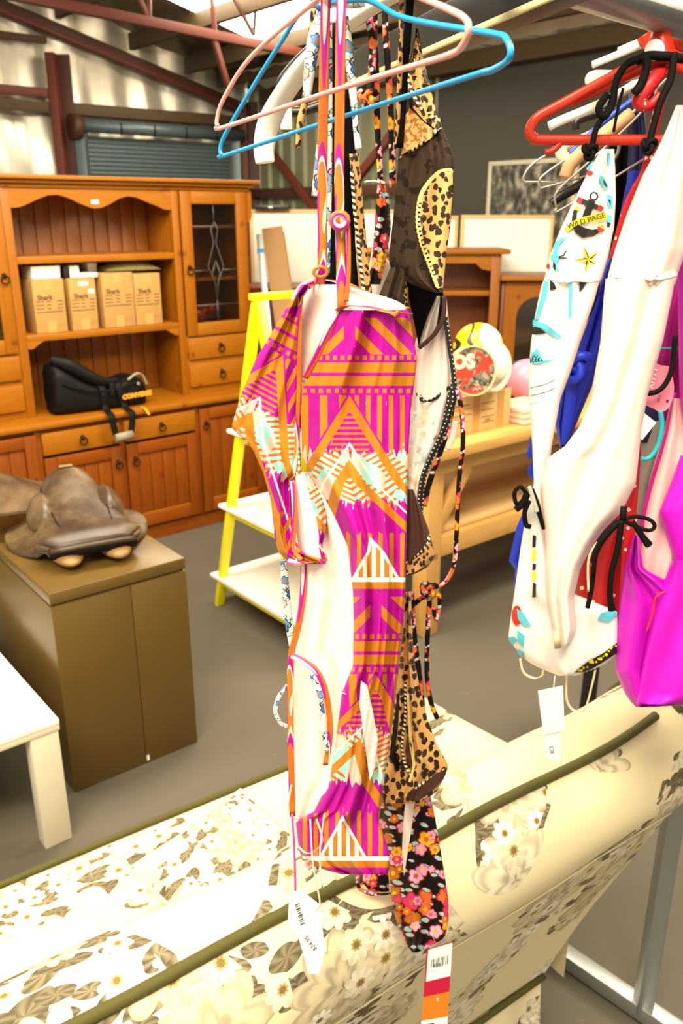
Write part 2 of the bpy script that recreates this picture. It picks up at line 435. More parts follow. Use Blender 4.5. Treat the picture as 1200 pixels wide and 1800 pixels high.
# roller shutter
rs = empty('roller_shutter', B(0, W-.2, 0), 0, 'blue grey steel roller shutter behind the dresser', 'shutter')
rz = on_gable(130, 236, W-.25).z; s0 = ps+.16; s1 = SC-.28
bm = bmesh.new(); nsl = 66
prof = []
for i in range(nsl*4+1):
    z = rz*i/(nsl*4); prof.append((z, .012*math.sin(2*math.pi*i/4.0)))
loc = rs.location
lo = [bm.verts.new(B(s0+.06, W-.16+d, z)-loc) for z, d in prof]; hi = [bm.verts.new(B(s1-.06, W-.16+d, z)-loc) for z, d in prof]
for i in range(len(prof)-1): f = bm.faces.new((lo[i], hi[i], hi[i+1], lo[i+1])); f.smooth = True
fin('curtain', bm, m_roller, rs)
o = beam('guide', B(s0, W-.2, 0)-loc, B(s0, W-.2, rz+.05)-loc, .10, .08, m_roller, rs); o = beam('guide', B(s1, W-.2, 0)-loc, B(s1, W-.2, rz+.05)-loc, .10, .08, m_roller, rs)
pp = [B(s0-.02, W-.24, rz+.075)-loc, B(s1+.05, W-.24, rz+.075)-loc]
tube('drum', pp, .055, m_roller, rs, 20, sub=0)
tube('drum_end', [B(s0-.10, W-.24, rz+.06)-loc, B(s0-.02, W-.24, rz+.06)-loc], .10, m_oxide_dk, rs, 20, sub=0)
for k in range(4):
    s = s0+.35+k*(s1-s0-.5)/3.3; tube('retaining_band', [B(s+.02*math.cos(t), W-.24, rz+.075)+(E2*math.cos(t)*.057+Vector((0, 0, math.sin(t)*.057)))-loc for t in np.linspace(2.6, 4.6, 8)], .008, m_black, rs, 5, sub=0)
# framed photograph on the charcoal wall
pf = []
def on_eave(x, y, d):
    r = Vector(ray(x, y)); p0 = A0+E1*(SC-d); k = p0.dot(E1)/r.dot(E1); return Vector((0, 0, CAM_H))+r*k
a, b = on_eave(866, 292, .06), on_eave(1010, 292, .06)
oa, ob = (a-A0).dot(E2), (b-A0).dot(E2); z1 = on_eave(866, 292, .06).z; z0 = z1-.62
pic = empty('framed_photograph', B(SC-.06, (oa+ob)/2, (z0+z1)/2), AX+math.pi/2, 'large framed black and white street photograph on the charcoal wall', 'picture')
hw, hh = abs(oa-ob)/2, (z1-z0)/2
def photo_fn(g, b):
    x, y, z = g.obj(); n = g.noise(g.vec(x*14, z*9, 3.0), 1.6, 6.0, .7); v2 = V(g, g.voro(g.vec(x*9, z*5), 2.0).outputs['Distance'])
    return g.ramp(n*.8+v2*.35, [(0.38, '24221e'), (.55, '5c5850'), (.72, 'a8a294'), (.9, 'c8c2b0')])
m_photo = M('photo_print', '777777', .5, fn=photo_fn)
box('print', -hw, hw, -.004, .004, -hh, hh, m_photo, pic, 0)
m_frame = M('pale_frame', 'cfc6b0', .5)
for nm, c in (('rail', (-hw-.03, hw+.03, hh, hh+.03)), ('rail', (-hw-.03, hw+.03, -hh-.03, -hh)), ('stile', (-hw-.03, -hw, -hh, hh)), ('stile', (hw, hw+.03, -hh, hh))):
    box('frame_'+nm, c[0], c[1], -.015, .015, c[2], c[3], m_frame, pic, .002)

# ================================================================ pine dresser
dr = empty('pine_dresser', A0, AX, 'large honey pine dresser with leadlight doors and scalloped top against the shutter', 'dresser')
D0, D1, DEP, UOFF = -1.06, .765, .45, .12
# lower carcass
box('plinth', D0, D1, .012, DEP, 0, .085, m_wood_rh, dr, .004)
box('side_panel', D0, D0+.02, .0, DEP, .085, .735, m_wood_r, dr); box('side_panel', D1-.02, D1, .0, DEP, .085, .735, m_wood_r, dr)
box('carcass_back', D0, D1, DEP-.015, DEP, .0, .735, m_back, dr)
for s in (-.602, -.158, .297): box('stile', s-.014, s+.014, 0, .04, .085, .735, m_wood_r, dr, .001)
box('rail', D0, D1, .002, .04, .715, .735, m_wood_rh, dr, .001); box('rail', D0, D1, .002, .04, .085, .1, m_wood_rh, dr, .001)
box('counter_top', D0-.03, D1+.03, -.035, DEP, .735, .772, m_wood_h, dr, .012)
def ring_pull(name, x, y, z, parent):
    r = tube(name, [(x+.019*math.cos(t), y-.012, z-.008+.019*math.sin(t)) for t in np.linspace(0, 2*math.pi, 16)[:-1]], .0038, m_iron, parent, 6, closed=True, sub=0)
    lathe('rose', [(0, .0), (.013, .0), (.011, .006), (.006, .012), (0, .014)], m_iron, r, 14, (x, y, z+.010), (math.pi/2, 0, 0))
    return r
def plank_door(x0, x1, z0, z1, pull, n=4):
    d = empty('door', (0, 0, 0)); d.parent = dr
    w = .062
    box('frame_stile', x0, x0+w, -.02, .002, z0, z1, m_wood_r, d, .004); box('frame_stile', x1-w, x1, -.02, .002, z0, z1, m_wood_r, d, .004)
    box('frame_rail', x0+w, x1-w, -.02, .002, z1-w, z1, m_wood_rh, d, .004); box('frame_rail', x0+w, x1-w, -.02, .002, z0, z0+w*1.1, m_wood_rh, d, .004)
    k = (x1-x0-2*w)/n
    for i in range(n): box('panel_board', x0+w+i*k+.001, x0+w+(i+1)*k-.001, -.008, .001, z0+w, z1-w, m_wood_r, d, .003)
    box('bead', x0+w, x1-w, -.017, -.004, z0+w*1.1, z0+w*1.1+.008, m_wood_h, d, .002)
    ring_pull('ring_pull', pull[0], -.022, pull[1], d)
def drawer(x0, x1, z0, z1, y=0.0, pulls=1):
    d = box('drawer', x0, x1, y-.018, y+.03, z0, z1, m_wood_h, dr, .007)
    ring_pull('ring_pull', (x0+x1)/2, y-.02, (z0+z1)/2, d)
plank_door(-1.045, -.616, .1, .712, (-.645, .47))
drawer(-.588, -.172, .596, .712); drawer(-.144, .283, .596, .712)
plank_door(-.588, -.172, .1, .582, (-.2, .49)); plank_door(-.144, .283, .1, .582, (-.1, .49))
plank_door(.311, .745, .1, .712, (.345, .62))
# hutch
U0, U1, UZ = -1.035, .765, .772
oy = UOFF
box('hutch_side', U0, U0+.022, oy, DEP, UZ, 1.875, m_wood_v, dr); box('hutch_side', U1-.022, U1, oy, DEP, UZ, 1.875, m_wood_v, dr)
for s0_, s1_ in ((-.60, -.555), (.290, .330)): box('hutch_stile', s0_, s1_, oy-.004, oy+.03, UZ, 1.865, m_wood_v, dr, .003)
for s in (-.578, .31): box('partition', s-.009, s+.009, oy+.03, DEP-.02, UZ, 1.865, m_wood_v, dr, .001)
nb = 11; kx = (.301+.569)/nb
for i in range(nb): box('back_board', -.569+i*kx+.0015, -.569+(i+1)*kx-.0015, DEP-.02, DEP-.006, UZ, 1.865, m_back, dr, .004)
box('hutch_back', U0, U1, DEP-.006, DEP, UZ, 1.875, m_back, dr, 0)
box('hutch_top', U0, U1, oy, DEP, 1.86, 1.878, m_wood_h, dr)
# scalloped apron
ap = []
zb = lambda t: None
keys = [(-.555, 1.775), (-.515, 1.777), (-.47, 1.793), (-.42, 1.815), (-.37, 1.832), (-.32, 1.835), (-.27, 1.822), (-.21, 1.795), (-.16, 1.777), (-.135, 1.773), (-.10, 1.777), (-.05, 1.797), (.00, 1.822), (.045, 1.833), (.09, 1.828), (.15, 1.806), (.21, 1.785), (.25, 1.769), (.29, 1.767)]
poly_prism('scalloped_apron', [(-.555, 1.865)]+keys+[(.29, 1.865)], .018, m_wood_h, dr, off=oy)
cor = empty('cornice', (0, 0, 0)); cor.parent = dr
for nm, e, z0, z1 in (('fillet', .012, 1.865, 1.884), ('cove', .035, 1.884, 1.902), ('crown', .06, 1.902, 1.922)): box(nm, U0-e, U1+e, oy-e, DEP, z0, z1, m_wood_h, cor, .006)
box('shelf', -.556, .291, oy+.004, DEP-.02, 1.518, 1.552, m_wood_h, dr, .004)
box('shelf', -.556, .291, oy+.004, DEP-.02, 1.150, 1.180, m_wood_h, dr, .004)
poly_prism('shelf_bracket', [(-.556, 1.150), (.291, 1.150), (.291, 1.112), (.27, 1.112), (.245, 1.125), (.215, 1.147), (-.47, 1.147), (-.50, 1.130), (-.525, 1.112), (-.556, 1.112)], .018, m_wood_h, dr, off=oy+.004)
tag_l = box('price_sticker', -.155, -.115, oy-.003, oy-.001, 1.795, 1.813, m_white, dr, 0)
def glass_door(x0, x1, z0, z1, pullx):
    d = empty('leadlight_door', (0, 0, 0)); d.parent = dr
    w = .064
    box('frame_stile', x0, x0+w, oy-.02, oy+.002, z0, z1, m_wood_v, d, .004); box('frame_stile', x1-w, x1, oy-.02, oy+.002, z0, z1, m_wood_v, d, .004)
    box('frame_rail', x0+w, x1-w, oy-.02, oy+.002, z1-w, z1, m_wood_h, d, .004); box('frame_rail', x0+w, x1-w, oy-.02, oy+.002, z0, z0+w*1.1, m_wood_h, d, .004)
    box('pane', x0+w, x1-w, oy-.008, oy-.005, z0+w, z1-w, m_glass, d, 0)
    cx = (x0+x1)/2; gw = (x1-x0)/2-w; zc = z0+w; zt = z1-w; zm = (zc+zt)/2-.03
    def lead(pts): tube('lead_strip', [(p[0], oy-.009, p[1]) for p in pts], .0035, m_lead, d, 5, sub=0)
    lead([(cx-gw, zt-.115), (cx+gw, zt-.115)]); lead([(cx-gw, zm), (cx-.045, zm)]); lead([(cx+.045, zm), (cx+gw, zm)]); lead([(cx-gw, zc+.10), (cx+gw, zc+.10)])
    lead([(cx, zt), (cx, zt-.09)]); lead([(cx, zc), (cx, zm-.16)])
    lead([(cx, zt-.09), (cx+.022, zt-.13), (cx+.006, zt-.20), (cx+.05, zm+.02), (cx+.012, zm-.06), (cx, zm-.16)]); lead([(cx, zt-.09), (cx-.022, zt-.13), (cx-.006, zt-.20), (cx-.05, zm+.02), (cx-.012, zm-.06), (cx, zm-.16)])
    lead([(cx, zm+.05), (cx+.026, zm-.02), (cx, zm-.09), (cx-.026, zm-.02), (cx, zm+.05)])
    ring_pull('ring_pull', pullx, oy-.022, 1.46, d)
glass_door(.335, .745, 1.100, 1.862, .366); glass_door(-1.02, -.605, 1.100, 1.862, -.632)
for x0, x1 in ((.325, .745), (-1.02, -.585)):
    for z in (1.68, 1.40, 1.14): box('shelf', x0, x1, oy+.03, DEP-.02, z-.009, z+.009, m_wood_h, dr, .002)
for x0, x1 in ((.335, .745), (-1.02, -.605)):
    drawer(x0, x1, .968, 1.088, oy); drawer(x0, x1, .812, .942, oy)
    box('rail', x0-.01, x1+.01, oy, oy+.03, UZ, 1.1, m_wood_h, dr, .001)
for x in (U1+.001, U0-.031): 
    poly_prism('corner_bracket', [(x, 1.865), (x+.03, 1.865), (x+.03, 1.74), (x+.02, 1.71), (x, 1.70)], .04, m_wood_v, dr, off=oy)
def in_dresser(name, s, o, z, label, cat, group=None, rz=0.0): return empty(name, B(s, o, z), AX+rz, label, cat, group)
# cartons on the middle shelf
xs = [(-.492, -.332, .262), (-.305, -.165, .258), (-.13, .045, .278), (.05, .205, .268)]
labs = ['tall brown printed carton at the end of the shelf next to the ring pull', 'narrow brown printed carton with white stickers on the shelf', 'wide brown printed carton beneath the foil packet on the shelf', 'brown printed carton on the shelf touching the partition by the leadlight door']
m_tape = M('packing_tape', 'b98d50', .35)
for i, (x0, x1, h) in enumerate(xs):
    c = in_dresser('cardboard_carton', (x0+x1)/2, oy+.02, 1.181, labs[i], 'carton', 'printed cartons on the dresser shelf', random.uniform(-.03, .06) if i < 2 else 0)
    w = (x1-x0)/2
    box('body', -w, w, 0, .27, 0, h, m_card, c, .003)
    box('tape', -.022, .022, -.0006, .0, h-.05, h-.001, m_tape, c, 0); box('tape', -.022, .022, -.0006, .0, .001, .06, m_tape, c, 0)
    text_on('lettering', 'Shark', .034, (-w+.058, -.0012, h*.66), m_ink, c, bold=.0008)
    for k in range(4):
        for a, b in ((-.9+.0, -.35), (-.2, .1), (.45, .85)):
            if k == 3: a, b = (-.9, .8)
            box('print_line', a*w, b*w, -.0006, 0, h*.58-k*.017, h*.58-k*.017+.004, m_ink, c, 0)
            if k == 3: break
    if i == 1:
        box('sticker', -.02, .03, -.0012, 0, h-.035, h-.018, m_white, c, 0); box('sticker', .03, .06, -.0012, 0, h-.075, h-.055, m_white, c, 0)
c = in_dresser('white_box', -.40, oy+.04, 1.444, 'flat white box lying on the tall carton', 'box'); box('body', -.075, .065, 0, .16, 0, .058, m_white, c, .003); box('lid', -.077, .067, -.002, .162, .038, .060, m_cream, c, .003)
m_pinkpl = M('pale_pink_plastic', 'e8cfc6', .5)
c = in_dresser('white_box', -.26, oy+.05, 1.440, 'small upright white box with black side on the narrow carton', 'box'); box('body', -.02, .03, 0, .1, 0, .06, m_white, c, .003); box('dark_side', -.05, -.021, 0, .1, 0, .055, m_black, c, .003)
c = in_dresser('plastic_case', -.195, oy+.03, 1.440, 'flat pale pink case lying on the narrow carton', 'case'); box('body', -.055, .055, 0, .1, 0, .024, m_pinkpl, c, .004); box('catch', -.01, .01, -.004, .0, .006, .016, m_white, c, 0)
c = in_dresser('white_box', -.15, oy+.13, 1.464+.0, 'white box half hidden behind the pale pink case', 'box'); box('body', .0, .05, 0, .1, 0, .04, m_white, c, .003); box('lid', -.002, .052, -.002, .102, .028, .042, m_cream, c, .002)
bm = bmesh.new()
def pk(u, v): 
    t = math.sin(math.pi*u)*math.sin(math.pi*v)
    return Vector((-.15+.32*u, .0+.2*v, .004+.05*abs(t)**.6+.008*math.sin(u*31+v*9)*t))
grid_bm(bm, pk, 30, 16)
bmesh.ops.extrude_face_region(bm, geom=list(bm.faces)); 
m_pack = M('crinkled_foil_packet', 'c8b878', .28, .5)
o = fin('foil_packet', bm, m_pack); o.location = B(.06, oy+.03, 1.462); o.rotation_euler = (0, 0, AX); tag(o, 'crinkled gold and clear packet lying on the two end cartons', 'packet')
# red toy in the leadlight cupboard
bm = bmesh.new()
for k in range(9):
    bmesh.ops.create_icosphere(bm, subdivisions=2, radius=random.uniform(.025, .05), matrix=Matrix.Translation((random.uniform(-.09, .09), random.uniform(-.03, .03), .04+random.uniform(0, .06))))
o = fin('shelf_ornament', bm, M('red_glaze', 'b03018', .2), None, 60); o.location = B(.53, oy+.16, 1.152); o.rotation_euler[2] = AX; tag(o, 'red and cream ornament behind the leadlight glass', 'ornament')

# ================================================================ black bag on the dresser
m_bag = M('black_nylon', '0c0b09', .6, spec=.2); m_bagg = M('grey_webbing', '8c8672', .6); m_orange = M('orange_print', 'f0a020', .6); m_strap = M('black_webbing', '0a0908', .7, spec=.2)
bag = in_dresser('sports_bag', -.22, .12, .773, 'long black sports bag with slumped end and orange lettering on the dresser', 'bag', None, -.03)
def superq(u, v, f):
    return f(u, v)
bm = bmesh.new()
keyx = [(-.26, .02, .05, .20), (-.25, .10, .10, .27), (-.20, .12, .11, .255), (-.1, .125, .11, .17), (0, .12, .11, .135), (.08, .12, .11, .135), (.14, .12, .11, .165), (.2, .115, .105, .165), (.245, .09, .08, .12), (.255, .03, .05, .09)]
rings = []
NS = 28
for x, hw_, hd, ht in keyx:
    ring = []
    for k in range(NS):
        t = 2*math.pi*k/NS; ct, st = math.cos(t), math.sin(t)
        y = hd*math.copysign(abs(ct)**.6, ct); z = ht/2+ht/2*math.copysign(abs(st)**.6, st)
        ring.append(bm.verts.new((x+.004*math.sin(9*t), y+.003*math.sin(5*t+x*40), max(0.002, z))))
    rings.append(ring)
for i in range(len(rings)-1):
    for k in range(NS): bm.faces.new((rings[i][k], rings[i][(k+1) % NS], rings[i+1][(k+1) % NS], rings[i+1][k]))
bm.faces.new(rings[0][::-1]); bm.faces.new(rings[-1])
o = fin('body', bm, m_bag, bag, 80); md = o.modifiers.new('sub', 'SUBSURF'); md.levels = 1; md.render_levels = 2
tube('top_flap', [(-.245, -.05, .285), (-.17, -.09, .255), (-.08, -.105, .195), (.0, -.11, .155), (.08, -.10, .15)], [.02, .034, .032, .026, .02], m_bag, bag, 10, .7)
tube('zip', [(-.22, -.11, .17), (-.12, -.125, .13), (0, -.128, .11), (.1, -.125, .12), (.2, -.115, .15)], .005, m_strap, bag, 6)
tube('end_piping', [(.13, -.112, .15), (.18, -.115, .178), (.22, -.10, .16), (.245, -.09, .11)], .007, m_bagg, bag, 6)
tube('strap', [(-.02, -.10, .15), (-.012, -.128, .10), (-.01, -.125, .02), (-.012, -.20, -.005), (-.01, -.205, -.05), (.0, -.205, -.105)], .018, m_strap, bag, 8, .18, side=(1, 0, 0))
tube('strap', [(.07, -.10, .16), (.075, -.128, .10), (.095, -.125, .02), (.10, -.20, -.005), (.095, -.205, -.05), (.085, -.205, -.105)], .018, m_strap, bag, 8, .18, side=(1, 0, 0))
tube('handle_grip', [(-.005, -.207, -.125), (.09, -.207, -.118)], .022, m_bagg, bag, 12, .7, sub=0)
tube('buckle_strap', [(.03, -.09, .165), (.035, -.125, .14), (.035, -.13, .08)], .014, m_strap, bag, 8, .2, side=(1, 0, 0))
lathe('rivet', [(0, 0), (.009, 0), (.006, .004), (0, .005)], m_bagg, bag, 12, (.185, -.118, .125), (math.pi/2, 0, 0))
text_on('lettering', 'CONVERSE', .034, (.17, -.125, .067), m_orange, bag, rot=(math.pi/2, -.03, .05), bold=.002)
tube('zip_tab', [(.19, -.12, .0), (.192, -.165, -.004), (.197, -.20, -.03)], .007, m_orange, bag, 6, .3, side=(1, 0, 0))

# ================================================================ steel cabinet and saddle
m_olive = M('olive_brown_enamel', '5e481e', .30)
m_olive_d = M('dark_olive_seam', '3c2e14', .6)  # darker olive for the joint strip under the cabinet top
cb = empty('steel_cabinet', Vector((-.856, 2.240, 0)), math.atan2(.277, .349), 'low olive brown steel cabinet under the saddle', 'cabinet')
CWID, CDEP = .447, .92
box('body', .002, CWID-.002, .004, CDEP, .0, .655, m_olive, cb, .002); box('top', 0, CWID, 0, CDEP+.004, .662, .70, m_olive, cb, .004)
box('seam', .006, CWID-.006, .008, CDEP-.004, .650, .665, m_olive_d, cb, 0)
box('door', .001, CWID*.565-.0012, -.002, .004, .002, .655, m_olive, cb, .001); box('door', CWID*.565+.0012, CWID-.001, -.002, .004, .002, .655, m_olive, cb, .001)
box('scuff', CWID*.57, CWID*.59, -.0026, -.002, .01, .03, m_cream, cb, 0)
def leather_fn(g, b):
    x, y, z = g.obj(); v = g.vec(x, y, z); n = g.noise(v, 5.0, 5.0, .65); f = g.noise(v, 120.0, 2.0)
    g.put(b.inputs['Normal'], g.bump(f, .2, .002)); return g.ramp(n, [(.28, '22160e'), (.46, '3e2c1c'), (.68, '6c5638')])
m_leather = M('worn_brown_leather', '5a4430', .42, fn=leather_fn)
m_pad = M('tan_wool_panel', 'a8804a', .7, fn=lambda g, b: g.mix(g.noise(g.vec(*g.obj()), 30.0, 4.0), '6e4a22', 'b08a56'))
m_brass = M('brass_stud', 'd8cc90', .3, .8)
# saddle: +x to the far pommel, z up; the cantle faces the camera
sd = empty('horse_saddle', Vector((-.865, 2.63, .70)), math.radians(117), 'worn brown leather riding saddle resting on the steel cabinet', 'saddle')
def seat_pt(u, v):
    # u across -1..1, v along 0 (cantle) .. 1 (pommel)
    L = -.20+.44*v
    hw_ = np.interp(v, [0, .12, .35, .6, .8, 1.0], [.125, .165, .150, .125, .115, .095])
    crown = np.interp(v, [0, .1, .3, .55, .8, .95, 1.0], [.085, .108, .112, .145, .195, .215, .205])
    drop = np.interp(v, [0, .1, .4, .7, 1.0], [.012, .03, .055, .10, .12])
    a = u*1.0
    return Vector((L-.03*(1-v)**4*abs(u)**2*-1, hw_*math.sin(a*math.pi/2)*1.0, crown-drop*(1-math.cos(a*math.pi/2))+.004))
bm = bmesh.new(); grid_bm(bm, lambda u, v: seat_pt(2*u-1, v), 28, 34)
r = bmesh.ops.extrude_face_region(bm, geom=list(bm.faces))
for q in r['geom']:
    if isinstance(q, bmesh.types.BMVert): q.co.z -= .03
o = fin('seat', bm, m_leather, sd, 70)
edge = [seat_pt(-1, v)+Vector((0, 0, -.012)) for v in np.linspace(1, 0, 12)]+[seat_pt(u, 0)+Vector((-.012, 0, -.012)) for u in np.linspace(-.9, .9, 9)]+[seat_pt(1, v)+Vector((0, 0, -.012)) for v in np.linspace(0, 1, 12)]
tube('cantle_welt', edge, .009, m_leather, o, 8, sub=3)
bm = bmesh.new(); grid_bm(bm, lambda u, v: Vector((-.205-.012*math.sin(math.pi*v)+.03*(2*u-1)**2, .135*(2*u-1), .045+.04*v-.012*(2*u-1)**2)), 20, 6)
fin('cantle_binding', bm, m_strap, sd)
for sgn in (-1, 1):
    bm = bmesh.new(); bmesh.ops.create_uvsphere(bm, u_segments=20, v_segments=14, radius=1.0)
    for q in bm.verts: q.co = Vector((q.co.x*.20-.04, sgn*.075+q.co.y*.062, .032+q.co.z*.032))
    fin('underpanel', bm, m_pad, sd, 80)
    # flap hanging to the side over the cabinet edge
    bm = bmesh.new()
    def flap(u, v):
        x = -.08+.36*u-.03*math.sin(v*3); y = .05+.25*v; ed = math.sin(math.pi*min(1, u*1.02))
        z = np.interp(v, [0, .25, .5, .8, 1], [.085, .085, .070, .035, .022])*(.55+.45*math.sin(math.pi*(.2+.6*u)))+.012*math.sin(u*7+v*3)
        y = .05+(.185*(.6+.4*ed))*v
        return Vector((x, sgn*y, max(.006, z)))
    grid_bm(bm, flap, 22, 18)
    r = bmesh.ops.extrude_face_region(bm, geom=list(bm.faces))
    for q in r['geom']:
        if isinstance(q, bmesh.types.BMVert): q.co.z -= .006
    fin('flap', bm, m_leather, sd, 70)
    # stitched seams of the seat and the rounded skirt edge
    tube('seat_seam', [seat_pt(sgn*np.interp(v, [.25, .6, 1], [.35, .5, .75]), v)+Vector((0, 0, .001)) for v in np.linspace(.25, .98, 14)], .0022, m_strap, sd, 6, sub=0)
    bm = bmesh.new(); bmesh.ops.create_uvsphere(bm, u_segments=24, v_segments=14, radius=1.0)
    for q in bm.verts: q.co = Vector((.10+q.co.x*.105, sgn*(.105+q.co.y*.055), .10+q.co.z*.065-abs(q.co.y)*.02))
    fin('skirt', bm, m_leather, sd, 80)
    lathe('stud', [(0, 0), (.006, 0), (.004, .004), (0, .005)], m_brass, sd, 10, (.19, sgn*.055, .185))
box('name_plate', .205, .225, -.022, .022, .2195, .222, m_brass, sd, .001)
# second flap of leather lying over the far corner of the cabinet
bm = bmesh.new()
def fl2(u, v): return Vector((-.26+.52*u, -.22+.44*v*(.8+.2*math.sin(u*3)), .04+.09*math.sin(math.pi*u)*math.sin(math.pi*(.2+.6*v))+.008*math.sin(9*u+4*v)))
grid_bm(bm, fl2, 24, 20)
r = bmesh.ops.extrude_face_region(bm, geom=list(bm.faces))
for q in r['geom']:
    if isinstance(q, bmesh.types.BMVert): q.co.z -= .008
o = fin('leather_saddle_flap', bm, m_leather, None, 70); o.location = (-1.30, 2.86, .70); o.scale = (1.1, 1.2, 1.25); o.rotation_euler[2] = .5; tag(o, 'loose brown leather flap curling over the cabinet edge behind the saddle', 'leather flap')

# ================================================================ white coffee table
tb = empty('coffee_table', Vector((-.793, 2.036, 0)), math.radians(39.2), 'low white coffee table with broad flat legs beside the steel cabinet', 'coffee table')
m_wleg = M('off_white_metal', 'ded6be', .5)
box('top', -.62, 0, 0, 1.1, .392, .41, m_white, tb, .003); box('edge', -.62, -.001, .001, 1.099, .375, .392, m_wleg, tb, .002)
for x0, y0 in ((-.085, .004), (-.615, .004), (-.085, 1.04), (-.615, 1.04)):
    box('leg', x0, x0+.08, y0, y0+.055, 0, .376, m_wleg, tb, .003)

# ================================================================ yellow ladder shelf
yl = empty('ladder_shelf', Vector((-.58, 3.62, 0)), 0, 'bright yellow trestle shelf with thin white boards', 'shelf unit')
b0 = Vector((-.58, 3.62, 0)); b1 = b0-E2*.83; apex = P(453, 522, 3.30); dv = E1*.36
def yb(nm, p, q, w=.042): return beam(nm, p-b0, q-b0, w, w*.62, m_yellow, yl, bev=.004)
yb('leg', b0, apex); yb('leg', b1, apex); yb('leg', b0+dv, apex+dv); yb('leg', b1+dv, apex+dv)
yb('top_rail', apex-E1*.03, apex+dv+E1*.03)
def on_leg(p, t): return p+(apex-p)*t
for h in (.15, .52, .88):
    t = h/apex.z; p, q = on_leg(b0, t), on_leg(b1, t)
    yb('cross_bar', p+Vector((0, 0, -.02)), q+Vector((0, 0, -.02)), .03); yb('cross_bar', p+dv+Vector((0, 0, -.02)), q+dv+Vector((0, 0, -.02)), .03)
    bm = bmesh.new()
    c = [p+E2*.06-E1*.03, q-E2*.06-E1*.03, q+dv-E2*.06+E1*.03, p+dv+E2*.06+E1*.03]
    lo = [bm.verts.new(k-b0) for k in c]; hi = [bm.verts.new(k-b0+Vector((0, 0, .014))) for k in c]
    bm.faces.new(lo[::-1]); bm.faces.new(hi)
    for i in range(4): bm.faces.new((lo[i], lo[(i+1) % 4], hi[(i+1) % 4], hi[i]))
    fin('board', bm, m_white, yl)

# ================================================================ work bench and what stands on it
bn = empty('work_bench', Vector((.36, 3.28, 0)), AX, 'rough pine work bench with a lower shelf', 'bench')
for i in range(4): box('top_plank', -.05, 1.75, -.06+i*.2, -.06+(i+1)*.2-.004, .815, .86, m_bench, bn, .004)
box('apron', .0, 1.7, .0, .035, .735, .815, m_bench, bn, .003); box('apron', .0, 1.7, .66, .695, .735, .815, m_bench, bn, .003); box('apron', -.0, .035, .035, .66, .735, .815, m_bench, bn, .003)
for x in (.0, 1.62):
    for y in (.0, .61): box('leg', x, x+.085, y, y+.085, 0, .735, m_bench_v, bn, .004)
beam('brace', (.07, .02, .50), (.24, .02, .735), .035, .05, m_bench, bn); beam('brace', (1.63, .02, .50), (1.46, .02, .735), .035, .05, m_bench, bn)
box('lower_rail', .085, 1.62, .005, .045, .36, .45, m_bench, bn, .003); box('lower_rail', .085, 1.62, .65, .69, .36, .45, m_bench, bn, .003)
box('lower_board', .0, 1.7, .045, .65, .45, .468, m_ply, bn, .002)
m_cardl = M('pale_cardboard', 'd2ae70', .8, fn=lambda g, b: g.mix(g.noise(g.vec(*g.obj()), 40.0, 3.0), 'c09a5c', 'd8b67c'))
Lb = bn.matrix_basis
def on_bench(name, x, y, z, label, cat, group=None, rz=0.0): return empty(name, Lb @ Vector((x, y, z)), AX+rz, label, cat, group)
bxx = on_bench('open_carton', .145, .06, .861, 'open brown carton on the work bench holding balls and hats', 'carton')
w, dp, h = .405, .30, .165
box('side', 0, w, 0, .006, 0, h, m_cardl, bxx, .001); box('side', 0, w, dp-.006, dp, 0, h, m_cardl, bxx, .001); box('end', 0, .006, .006, dp-.006, 0, h, m_cardl, bxx, .001); box('end', w-.006, w, .006, dp-.006, 0, h, m_cardl, bxx, .001); box('bottom', .006, w-.006, .006, dp-.006, 0, .006, m_cardl, bxx, 0)
for a in (.16, .315): box('tape', a, a+.045, -.001, 0, 0, h, m_tape, bxx, 0)
for x0, x1, z in ((.03, .15, .11), (.03, .15, .085), (.03, .13, .055), (.215, .30, .12), (.215, .30, .09), (.215, .30, .06), (.215, .30, .035)): box('print_line', x0, x1, -.0012, 0, z, z+.002, m_ink, bxx, 0)
text_on('lettering', 'Information', .02, (.09, -.0015, .128), m_ink, bxx); text_on('lettering', 'ITEM', .016, (.255, -.0015, .045), m_ink, bxx); text_on('lettering', 'Qty', .016, (.06, -.0015, .068), m_ink, bxx)
# ball
def ball_fn(g, b):
    x, y, z = g.obj()
    a = ((x*26+z*9).sin()+(z*31-x*7).sin()*.8); ln = a.abs() < .16
    c = g.mix(a > .95, 'eccc00', 'fbf2d8'); return g.mix(ln, c, '221c10')
m_ball = M('yellow_panelled_ball', 'f2d400', .35, fn=ball_fn)
def sphere(name, c, r, mat, label, cat):
    bm = bmesh.new(); bmesh.ops.create_uvsphere(bm, u_segments=32, v_segments=20, radius=r); o = fin(name, bm, mat, None, 80); o.location = c; return tag(o, label, cat)
sphere('soccer_ball', P(840, 612, 3.68), .108, m_ball, 'yellow and white soccer ball in the carton on the bench', 'ball')
m_pinkb = M('pink_rubber', 'e888a0', .35)
sphere('pink_ball', P(926, 668, 4.02), .10, m_pinkb, 'pink ball behind the carton on the bench', 'ball')
